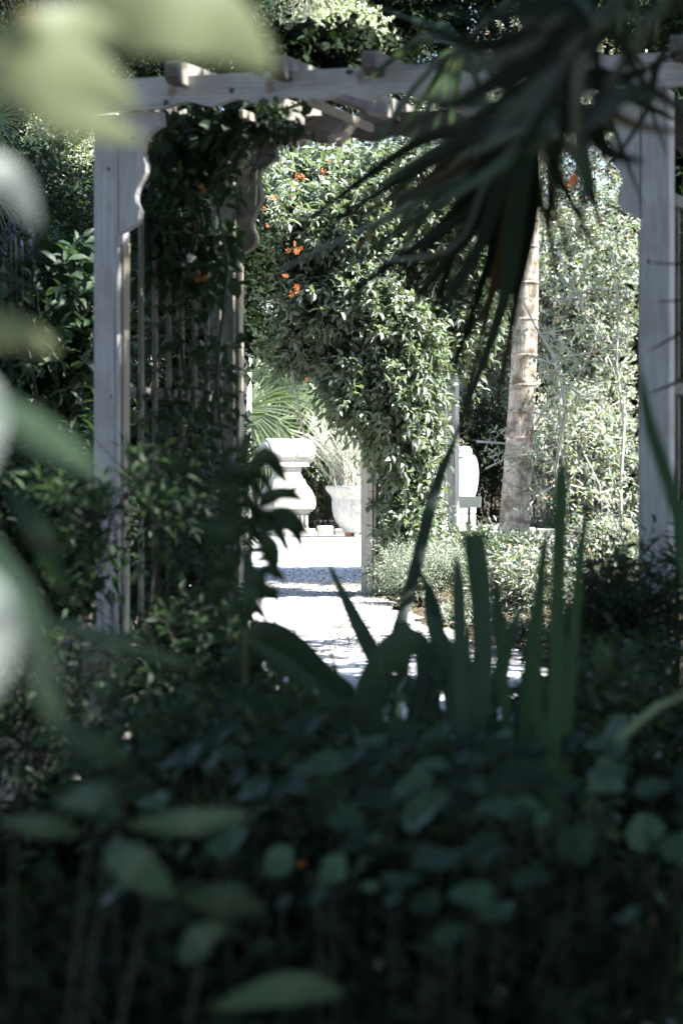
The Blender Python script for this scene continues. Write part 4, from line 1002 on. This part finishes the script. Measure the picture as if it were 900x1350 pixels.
# round leaved patch
def nasturtium():
    rng = np.random.default_rng(170)
    root = thing('nasturtium_patch', 'patch of round shield leaves on thin stalks across the lower middle', 'plant', (P(540, 0, 4.2).x, 4.2, 0))
    t = NT('round_leaf_veined'); tc = t.new('TexCoord'); sp = t.new('SeparateXYZ'); t.l.new(tc.outputs['Object'], sp.inputs[0])
    at = t.new('Math', operation='ARCTAN2'); t.l.new(sp.outputs[1], at.inputs[0]); t.l.new(sp.outputs[0], at.inputs[1])
    mu = t.new('Math', operation='MULTIPLY'); t.l.new(at.outputs[0], mu.inputs[0]); mu.inputs[1].default_value = 9
    cs = t.new('Math', operation='COSINE'); t.l.new(mu.outputs[0], cs.inputs[0])
    oi = t.new('ObjectInfo'); nz = t.noise(t.coord((3, 3, 3)), 2, 4)
    c = t.ramp(oi.outputs['Random'], [(0, (.005, .013, .006)), (.5, (.014, .031, .016)), (.85, (.042, .078, .042)), (1, (.075, .12, .072))])
    c = t.mix(t.ramp(nz, [(.4, 0), (.7, .6)]), c, (.010, .020, .009))
    c = t.mix(t.ramp(cs.outputs[0], [(.86, 0), (.97, .5)]), c, (.07, .11, .062))
    t.col(c); t.rough(.45, .12); mat = t.m
    mes = []
    for q_ in range(5):
        n = 20; v = [(0, 0, -.08)]; f = []; p1, p2 = rng.random(2)*6
        for r, z in ((.5, .0), (1.0, .07)):
            for k in range(n): a = 2*PI*k/n; q = r*(1+.06*math.cos(4*a+p1)+.04*math.cos(7*a+p2)); v.append((q*math.cos(a), q*math.sin(a)*.92, z+r*r*(.12*math.cos(a*2+p2)+.07*math.cos(a*3+p1))))
        for k in range(n):
            f.append((0, 1+k, 1+(k+1) % n)); f.append((1+k, 1+n+k, 1+n+(k+1) % n, 1+(k+1) % n))
        mes.append(mesh('round_leaf', v, f, mat, True))
    L = [(560, 1068, 38, 17, .7), (602, 1065, 27, 15, .15), (683, 1068, 31, 18, .3), (756, 1114, 34, 30, -.1), (850, 1098, 26, 26, 0), (452, 1080, 26, 18, .2), (440, 1145, 26, 22, .5), (368, 1136, 24, 22, .4), (302, 1110, 28, 17, .5), (577, 1131, 40, 15, 0),
         (638, 1120, 28, 18, .4), (500, 1036, 36, 17, .2), (335, 1042, 30, 12, .6), (895, 1120, 30, 26, 0), (350, 990, 30, 16, .4), (420, 1010, 32, 14, .3), (545, 1035, 30, 12, .3), (470, 1108, 22, 15, .3), (528, 1160, 28, 10, .3), (690, 1020, 28, 13, .2), (610, 1010, 30, 14, .2),
         (740, 985, 36, 22, .3), (660, 985, 26, 12, .1), (800, 1020, 30, 14, .2), (320, 925, 34, 20, .2), (400, 955, 30, 16, .3), (860, 1040, 28, 12, .3), (300, 1180, 28, 14, .2), (240, 1000, 30, 12, .4), (620, 1180, 34, 20, .1), (560, 1190, 24, 14, .2), (700, 1160, 30, 12, .2)]
    for i in range(90):
        y_ = 960+abs(rng.normal())*95
        L.append((min(905, max(150, 560+rng.normal()*230)), y_, rng.uniform(13, 29), 0, .35+rng.normal()*.22)); q_ = L[-1]; L[-1] = (*q_[:3], q_[2]*rng.uniform(.28, .6), q_[4])
    stems = []
    for i, (x, y, w, h, a) in enumerate(L):
        d = (4.1 if i < 32 else 4.2)+.25*math.sin(i*1.9)+(1070-y)*.006; p = P(x, y, d)
        tilt = math.asin(min(.98, max(.2, h/w)))      # how far the disc faces the viewer
        m = Matrix.Translation(p) @ Matrix.Rotation(-a, 4, 'Y') @ Matrix.Rotation(tilt*.8, 4, 'X') @ Matrix.Rotation(rng.normal()*.15, 4, 'Y') @ Matrix.Rotation(rng.random()*6, 4, 'Z') @ Matrix.Scale(w/F*d*rng.uniform(.85, 1.05), 4)
        put('leaf', mes[i % 5], root, mw=m)
        g = np.array([p.x*.95, p.y+.1, max(0, p.z-.4)]); stems.append((g, np.array(p)))
    a = np.array([s[0] for s in stems]); b = np.array([s[1] for s in stems])
    put('stalks', prisms(a, b, .0022, .0016, 'stalks', M['stem_dark']), root, mw=Matrix.Identity(4), kind='stuff')
    rnd = random.Random(8)
    for x, y, m, s, d in ((497, 1273, 'petal_w', .004, 3.2), (660, 1307, 'petal_w', .003, 3.2), (645, 1098, 'petal', .008, 4.2), (858, 1216, 'petal', .006, 3.6), (392, 1135, 'petal', .016, 4.2)): flower(root, P(x, y, d), s, m, rnd, 2)
nasturtium()

# near broad leaves low left
def near_low():
    root = thing('broad_leaf_plant', 'blurred plant with long blue-green leaves in the lower left', 'plant', (P(160, 0, 2.9).x, 2.9, 0)); d = 2.9
    L = [((135, 1135), (175, 1140), (232, 1185), 58, 'lf_nast', lance, .3), ((330, 1075), (250, 1085), (165, 1088), 34, 'lf_nast', lance, .1), ((75, 1060), (130, 1050), (160, 1080), 44, 'lf_nast', lance, .4), ((240, 1270), (265, 1240), (300, 1225), 44, 'lf_nast', lance, .1), ((350, 1200), (290, 1190), (230, 1180), 46, 'lf_shade', lance, 0), ((450, 1310), (380, 1305), (280, 1330), 44, 'lf_shade', lance, 0), ((60, 815), (150, 845), (265, 885), 22, 'lf_nast', lance, .1), ((0, 1085), (60, 1090), (110, 1100), 30, 'lf_shade', lance, .1), ((60, 940), (130, 985), (170, 1010), 36, 'lf_shade', lance, .2), ((10, 640), (50, 700), (90, 790), 34, 'lf_shade', lance, .1)]
    for a, b, c, w, m, pr, r in L:
        blade('leaf', root, [P(*a, d), P(*b, d-.04), P(*c, d+.02)], w/F*d, M[m], pr, r, .15, 10)
    for a, b in (((160, 1340), (200, 1180)), ((250, 1340), (270, 1240)), ((90, 1350), (120, 1080)), ((18, 1140), (30, 1015)), ((110, 1340), (165, 1000))):
        tube_obj('stem', root, [P(*a, d+.05)+Vector((0, 0, -.15)), P(*a, d+.03), P(*b, d)], [.003, .0022, .0015], M['stem_dark'], 5)
near_low()

# ------------------------------------------------------------------ pale leaves close to the lens, top left and left edge
def near_leaves():
    root = thing('pale_leaf_branch', 'out-of-focus branch of large pale leaves hanging at the left edge close by', 'branch', (-.62, 1.7, 0))
    tube_obj('stem', root, [(-.62, 1.7, -.05), (-.58, 1.7, .6), (-.50, 1.68, 1.05), (-.40, 1.66, 1.35), (-.25, 1.6, 1.36)], [.012, .010, .008, .006, .003], M['stem'])
    L = [((60, 25), (200, 10), (290, 30), (362, 92), 118, 'lf_near', 1.65, .2), ((60, 10), (150, 40), (250, 30), (340, 70), 70, 'lf_near', 1.7, -.2), ((-60, 70), (30, 75), (110, 95), (182, 140), 92, 'lf_near', 1.6, .2), ((-20, 115), (50, 135), (120, 160), (190, 185), 56, 'lf_near', 1.75, .1),
         ((-40, 190), (0, 225), (25, 255), (50, 300), 48, 'lf_sunwhite', 1.7, .2), ((-50, 430), (-10, 430), (30, 440), (75, 460), 46, 'lf_near', 1.7, .2), ((-35, 480), (-14, 530), (-12, 570), (-20, 630), 40, 'lf_sunwhite', 1.5, 0),
         ((-20, 510), (30, 555), (80, 590), (135, 625), 46, 'lf_nast', 1.8, .1), ((-40, 740), (-20, 800), (-12, 860), (-30, 940), 74, 'lf_sunwhite', 1.45, 0), ((-30, 690), (30, 800), (60, 900), (80, 960), 40, 'lf_nast', 1.6, .1), ((-30, 60), (40, 40), (100, 30), (160, 40), 60, 'lf_near', 1.55, .1)]
    for a, b, c, e, w, m, d, r in L:
        blade('leaf', root, [P(*a, d), P(*b, d-.015), P(*c, d), P(*e, d+.02)], w/F*d, M[m], lance, r, .1, 12)
    rnd = random.Random(2); flower(root, P(40, 40, 1.9), .02, 'petal', rnd, 2)
near_leaves()

# ------------------------------------------------------------------ drooping palm, top right
def droop_palm():
    rng = np.random.default_rng(180); X0 = 1.25; Y0 = 5.2
    root = thing('drooping_palm', 'dark palm whose long narrow leaflets droop across the upper right', 'palm', (X0, Y0, 0))
    tube_obj('trunk', root, [(X0, Y0, -.1), (X0+.03, Y0, 1), (X0-.02, Y0, 2.0), (X0, Y0, 2.6)], [.12, .10, .09, .08], M['bark'], 12)
    K = 'lf_palm'
    def frond(hub, d, items, r=.012):
        H = P(hub[0], hub[1], d)
        fr_ = bpy.data.objects.new('frond', None); COL.objects.link(fr_); fr_.parent = root; fr_.matrix_basis = world_m(root).inverted() @ Matrix.Translation(H)
        tube_obj('leaf_stalk', fr_, [Vector((X0, Y0, 2.45)), Vector((X0, Y0, 2.5)).lerp(H, .5)+Vector((0, 0, .15)), H], [.014, .011, .008], M['stem'], 6)
        for it in items:
            (x1, y1), (x2, y2), w, m = it[:4]; dd = it[4] if len(it) > 4 else d+.6
            x0, y0 = (it[5] if len(it) > 5 else hub)
            kx_ = 1.1 if hub == (700, 165) else 1.0; x2 = x0+(x2-x0)*kx_; y2 = y0+(y2-y0)*kx_
            A_ = P(x0, y0, d); B_ = P(x1, y1, (d+dd)/2); C_ = P(x2, y2, dd)
            blade('leaflet', fr_, [A_, A_.lerp(B_, .5)+Vector((0, 0, .02)), B_, C_], w*.78/F*(d+dd)/2, M['lf_palmgreen' if m == K and rng.random() < .4 else m], leaflet, rng.normal()*.25, .15, 12)
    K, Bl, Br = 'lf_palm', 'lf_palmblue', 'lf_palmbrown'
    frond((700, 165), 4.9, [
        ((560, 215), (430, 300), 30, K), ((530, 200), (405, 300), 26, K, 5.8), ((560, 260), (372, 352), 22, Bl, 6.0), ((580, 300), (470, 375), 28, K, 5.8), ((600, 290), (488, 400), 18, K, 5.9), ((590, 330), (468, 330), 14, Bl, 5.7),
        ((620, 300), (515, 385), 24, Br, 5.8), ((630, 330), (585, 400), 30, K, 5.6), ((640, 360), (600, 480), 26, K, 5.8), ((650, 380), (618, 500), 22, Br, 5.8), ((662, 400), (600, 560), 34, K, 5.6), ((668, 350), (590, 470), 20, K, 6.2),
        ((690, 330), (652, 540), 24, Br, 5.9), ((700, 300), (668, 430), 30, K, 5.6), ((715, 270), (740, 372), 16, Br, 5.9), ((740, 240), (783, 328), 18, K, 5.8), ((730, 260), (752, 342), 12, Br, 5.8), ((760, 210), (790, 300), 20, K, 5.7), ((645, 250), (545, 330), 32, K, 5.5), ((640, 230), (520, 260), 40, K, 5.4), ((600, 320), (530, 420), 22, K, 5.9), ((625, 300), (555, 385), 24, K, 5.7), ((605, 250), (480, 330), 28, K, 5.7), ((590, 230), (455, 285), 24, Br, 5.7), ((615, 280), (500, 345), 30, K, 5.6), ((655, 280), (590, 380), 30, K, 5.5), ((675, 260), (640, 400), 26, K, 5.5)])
    extra = []
    for k in range(24):
        a = math.radians(rng.uniform(97, 158)); L_ = rng.uniform(190, 400)*(.75+.25*math.sin(a)); x2 = 700+L_*math.cos(a)*1.05; y2 = 165+L_*math.sin(a)*.62+60
        extra.append(((700+(x2-700)*.6, 165+(y2-165)*.45), (x2, y2), rng.uniform(9, 17), ['lf_palm', 'lf_palmgreen', 'lf_palmgreen', 'lf_palmblue', 'lf_palmbrown'][k % 5], 6.2+rng.random()*.5))
    frond((690, 150), 5.5, extra)
    frond((780, 40), 3.4, [
        ((640, 110), (500, 190), 26, K, 3.6), ((650, 60), (520, 90), 24, K, 3.6), ((660, 20), (560, 10), 26, K, 3.5), ((660, 130), (560, 235), 26, K, 3.6), ((850, 110), (925, 170), 22, K, 3.6), ((830, 20), (900, 10), 22, K, 3.5), ((700, 180), (640, 280), 30, K, 3.6), ((740, 190), (725, 320), 28, K, 3.6),
        ((690, 0), (640, -40), 30, K, 3.5), ((740, 10), (735, -60), 30, K, 3.5), ((690, 90), (590, 150), 34, K, 3.4), ((700, 120), (630, 200), 34, K, 3.4), ((700, 60), (610, 90), 36, K, 3.4), ((730, 100), (680, 180), 34, K, 3.4), ((760, 130), (760, 240), 30, K, 3.5), ((720, 40), (640, 40), 34, K, 3.4), ((790, 130), (800, 230), 20, K, 3.7), ((745, 60), (690, 110), 40, K, 3.3)])
    frond((740, 120), 5.3, [
        ((830, 130), (905, 165), 22, K, 5.6), ((800, 150), (850, 278), 14, K, 5.8), ((780, 170), (808, 244), 12, K, 5.8), ((830, 100), (905, 62), 22, K, 5.6), ((770, 200), (790, 305), 24, K, 5.5), ((700, 180), (640, 290), 34, K, 5.6), ((730, 200), (720, 320), 30, K, 5.6), ((690, 120), (600, 170), 34, K, 5.4), ((700, 80), (620, 90), 36, K, 5.4), ((720, 60), (670, 0), 36, K, 5.4), ((750, 50), (760, -40), 36, K, 5.4), ((660, 190), (575, 265), 34, K, 5.6), ((850, 150), (790, 240), 16, K, 5.8, (880, 60)), ((845, 120), (880, 210), 12, K, 5.9)])
    frond((610, 60), 6.2, [
        ((545, 120), (448, 262), 12, Bl, 6.4), ((560, 150), (478, 300), 13, Bl, 6.5), ((575, 160), (520, 290), 13, Bl, 6.5), ((520, 150), (470, 232), 12, Bl, 6.4), ((540, 60), (480, 110), 18, K), ((570, 110), (500, 215), 14, 'lf_iris', 6.4), ((640, 160), (628, 260), 12, Bl, 6.4), ((650, 100), (690, 130), 14, Bl, 6.3), ((560, 30), (500, 10), 18, 'lf_iris'), ((590, 200), (560, 300), 12, Bl, 6.6)])
    frond((760, 175), 3.5, [
        ((690, 170), (600, 210), 30, K, 3.7), ((840, 165), (920, 178), 24, Br, 3.7), ((800, 200), (850, 215), 40, K, 3.7), ((700, 190), (560, 280), 38, 'lf_iris', 3.8), ((720, 60), (708, 0), 30, K, 3.6), ((770, 240), (760, 330), 30, K, 3.7), ((660, 140), (530, 130), 32, 'lf_iris', 3.7), ((740, 80), (780, 10), 36, K, 3.6), ((640, 60), (540, 40), 40, K, 3.4, (740, 90)), ((860, 120), (910, 150), 40, K, 3.6)])
    frond((805, -60), 5.0, [
        ((800, 10), (745, 75), 10, Bl, 5.1), ((815, 20), (818, 90), 14, Bl, 5.1), ((840, 20), (832, 110), 12, Bl, 5.2), ((870, 0), (862, 60), 10, Bl), ((780, 0), (700, 60), 20, K), ((760, -10), (690, 30), 30, K), ((830, 60), (880, 120), 14, K), ((700, -30), (620, 50), 30, K, 5.0, (720, -70)), ((720, -10), (680, 60), 40, K, 5.0), ((770, 20), (760, 90), 40, K, 5.0), ((880, -20), (930, 60), 20, K)])
    # thin leaf ends crossing the right arbor post
    frond((930, 390), 6.6, [((900, 395), (862, 398), 7, Br, 6.7), ((895, 440), (850, 465), 8, Br, 6.7, (935, 430)), ((895, 348), (850, 345), 6, K, 6.7, (935, 352)), ((890, 505), (850, 520), 9, Br, 6.7, (935, 490))])
droop_palm()

# ------------------------------------------------------------------ unseen shade trees added round the viewer, crowns shaped to block sun and sky
def added_shade_tree(label, base, crown, r, seed, n, holes=()):
    rng = np.random.default_rng(seed); c = np.array(crown, float); r = np.array(r, float)
    root = thing('added_shade_tree', label, 'tree', (base[0], base[1], 0), group='unseen trees added for shade')
    b, o = sample_blobs(rng, c, r, 26, n)
    ok = (b[:, 2] > 1.8+.19*np.maximum(b[:, 1], 0)) | (b[:, 1] > 18)
    ts = np.array(tosun); ok &= ~((b[:, 0] > 1.7) & (b[:, 1] > 9.7) & (b[:, 1] < 18)) if seed != 208 else True
    for (q, rad) in holes:     # gaps in the crown: keep twigs off the line that runs from q to the sun
        w = b-np.array(q); t_ = (w@ts)[:, None]*ts; ok &= np.linalg.norm(w-t_, axis=1) > rad
    b, o = b[ok], o[ok]
    fr = twigs_to_frames(rng, b, o, .4*(.6+.8*rng.random(len(b))), 7, .17, .085, .3)
    for (q, rad) in holes:
        w = fr[0]-np.array(q); t_ = (w@ts)[:, None]*ts; kk = np.linalg.norm(w-t_, axis=1) > rad*.85; fr = tuple(z[kk] for z in fr)
    me = bake(LO, *fr[:5], 'foliage', M['lf_dark'], rng); put('foliage', me, root, mw=Matrix.Identity(4), kind='stuff')
    mb = MB(); B = Vector((base[0], base[1], -.1)); C = Vector(crown)
    mb.tube([B, B+Vector((.05, 0, 1.5)), B.lerp(C, .6)+Vector((0, 0, .6)), C], [.17, .14, .11, .05], 10)
    for i in range(9):
        s = B.lerp(C, .6)+Vector((0, 0, .6)); e = Vector(b[rng.integers(len(b))]); mb.tube([s, s.lerp(e, .5)+Vector((0, 0, .25)), e], [.07, .045, .012], 6)
    put('trunk', mesh('trunk', mb.v, mb.f, M['bark'], True), root, mw=Matrix.Identity(4))
holes = [(P(230, 50, 1.7), .30), (P(60, 110, 1.65), .26), (P(5, 840, 1.45), .09), (P(0, 560, 1.5), .07), (P(10, 230, 1.7), .07), (P(0, 20, 1.6), .08),  # spots to be sunlit; the added crowns are opened toward each
         (P(170, 780, 9.5), .07), (P(192, 895, 8.1), .12), (P(160, 838, 8.1), .12), (P(95, 1000, 8), .10), (P(190, 1040, 8), .09), (P(170, 480, 9.5), .05), (P(305, 260, 10.2), .06), (P(60, 390, 12.3), .22), (P(100, 235, 14.5), .22), (P(28, 470, 12.3), .15), (P(112, 330, 14), .12), (P(70, 540, 12.2), .12), (P(20, 330, 14), .12), (P(270, 740, 7.4), .1), (P(830, 760, 8.3), .06), (P(40, 440, 1.7), .07), (P(250, 95, 9.3), .05)]
added_shade_tree('unseen leafy tree added right of the viewer to shade the foreground', (3.6, 4.5), (3.6, 3.5, 4.3), (3.2, 4.2, 1.2), 201, 5200, holes)
added_shade_tree('unseen leafy tree added over the right of the near arbor to shade it', (3.8, 8.4), (3.3, 8.4, 4.6), (2.5, 2.2, 1.0), 202, 4200, holes)
added_shade_tree('unseen leafy tree added left of the viewer to shade the foreground', (-3.6, 5.5), (-1.8, 5.5, 4.4), (3.0, 4.5, 1.1), 203, 4800, holes)
added_shade_tree('unseen leafy tree added behind the left of the near arbor for shade', (-3.9, 11.5), (-.5, 12.3, 5.0), (2.7, 3.0, .9), 204, 7600, holes)
added_shade_tree('unseen leafy tree added behind the viewer to block skylight', (-2.0, -3.5), (0, -3.5, 3.4), (4.5, 2.8, 2.2), 205, 4200, holes)
added_shade_tree('unseen leafy tree added overhead right behind the viewer to block skylight', (6.5, -1), (6.2, 0.5, 3.6), (2.5, 4.5, 2.2), 206, 3600, holes)
added_shade_tree('unseen sparse young tree added on the right to dapple the path', (4.9, 13.5), (3.5, 13.4, 4.4), (1.1, 3.2, .5), 208, 330, ())  # added sparse crown, there only to throw leaf shadows on the path
added_shade_tree('unseen leafy tree right of the court, added to shade the path', (4.6, 21.5), (3.35, 21.6, 4.7), (.66, 1.6, .9), 207, 1700, ())
for i, (x, y, rx, ry, lab) in enumerate(((3.9, 6.0, .9, 3.2, 'unseen tall dark hedge added on the right to block skylight'), (-3.6, 6.0, .9, 3.4, 'unseen tall dark hedge added on the left to block skylight'), (-4.2, 12.5, 1.0, 3.4, 'unseen tall dark hedge added farther left to block skylight'))):  # unseen hedges added to keep sky light off the foreground
    shrub('added_hedge', lab, 'hedge', (x, y, 1.6), (rx, ry, 1.7), M['lf_dark'], 210+i, 1700, k=6, LL=.15, LW=.075, tl=.3, nb=26, group='unseen side hedges added to block skylight', stems=6)
print('leaf faces', TRI[0], 'objects', len(bpy.data.objects))
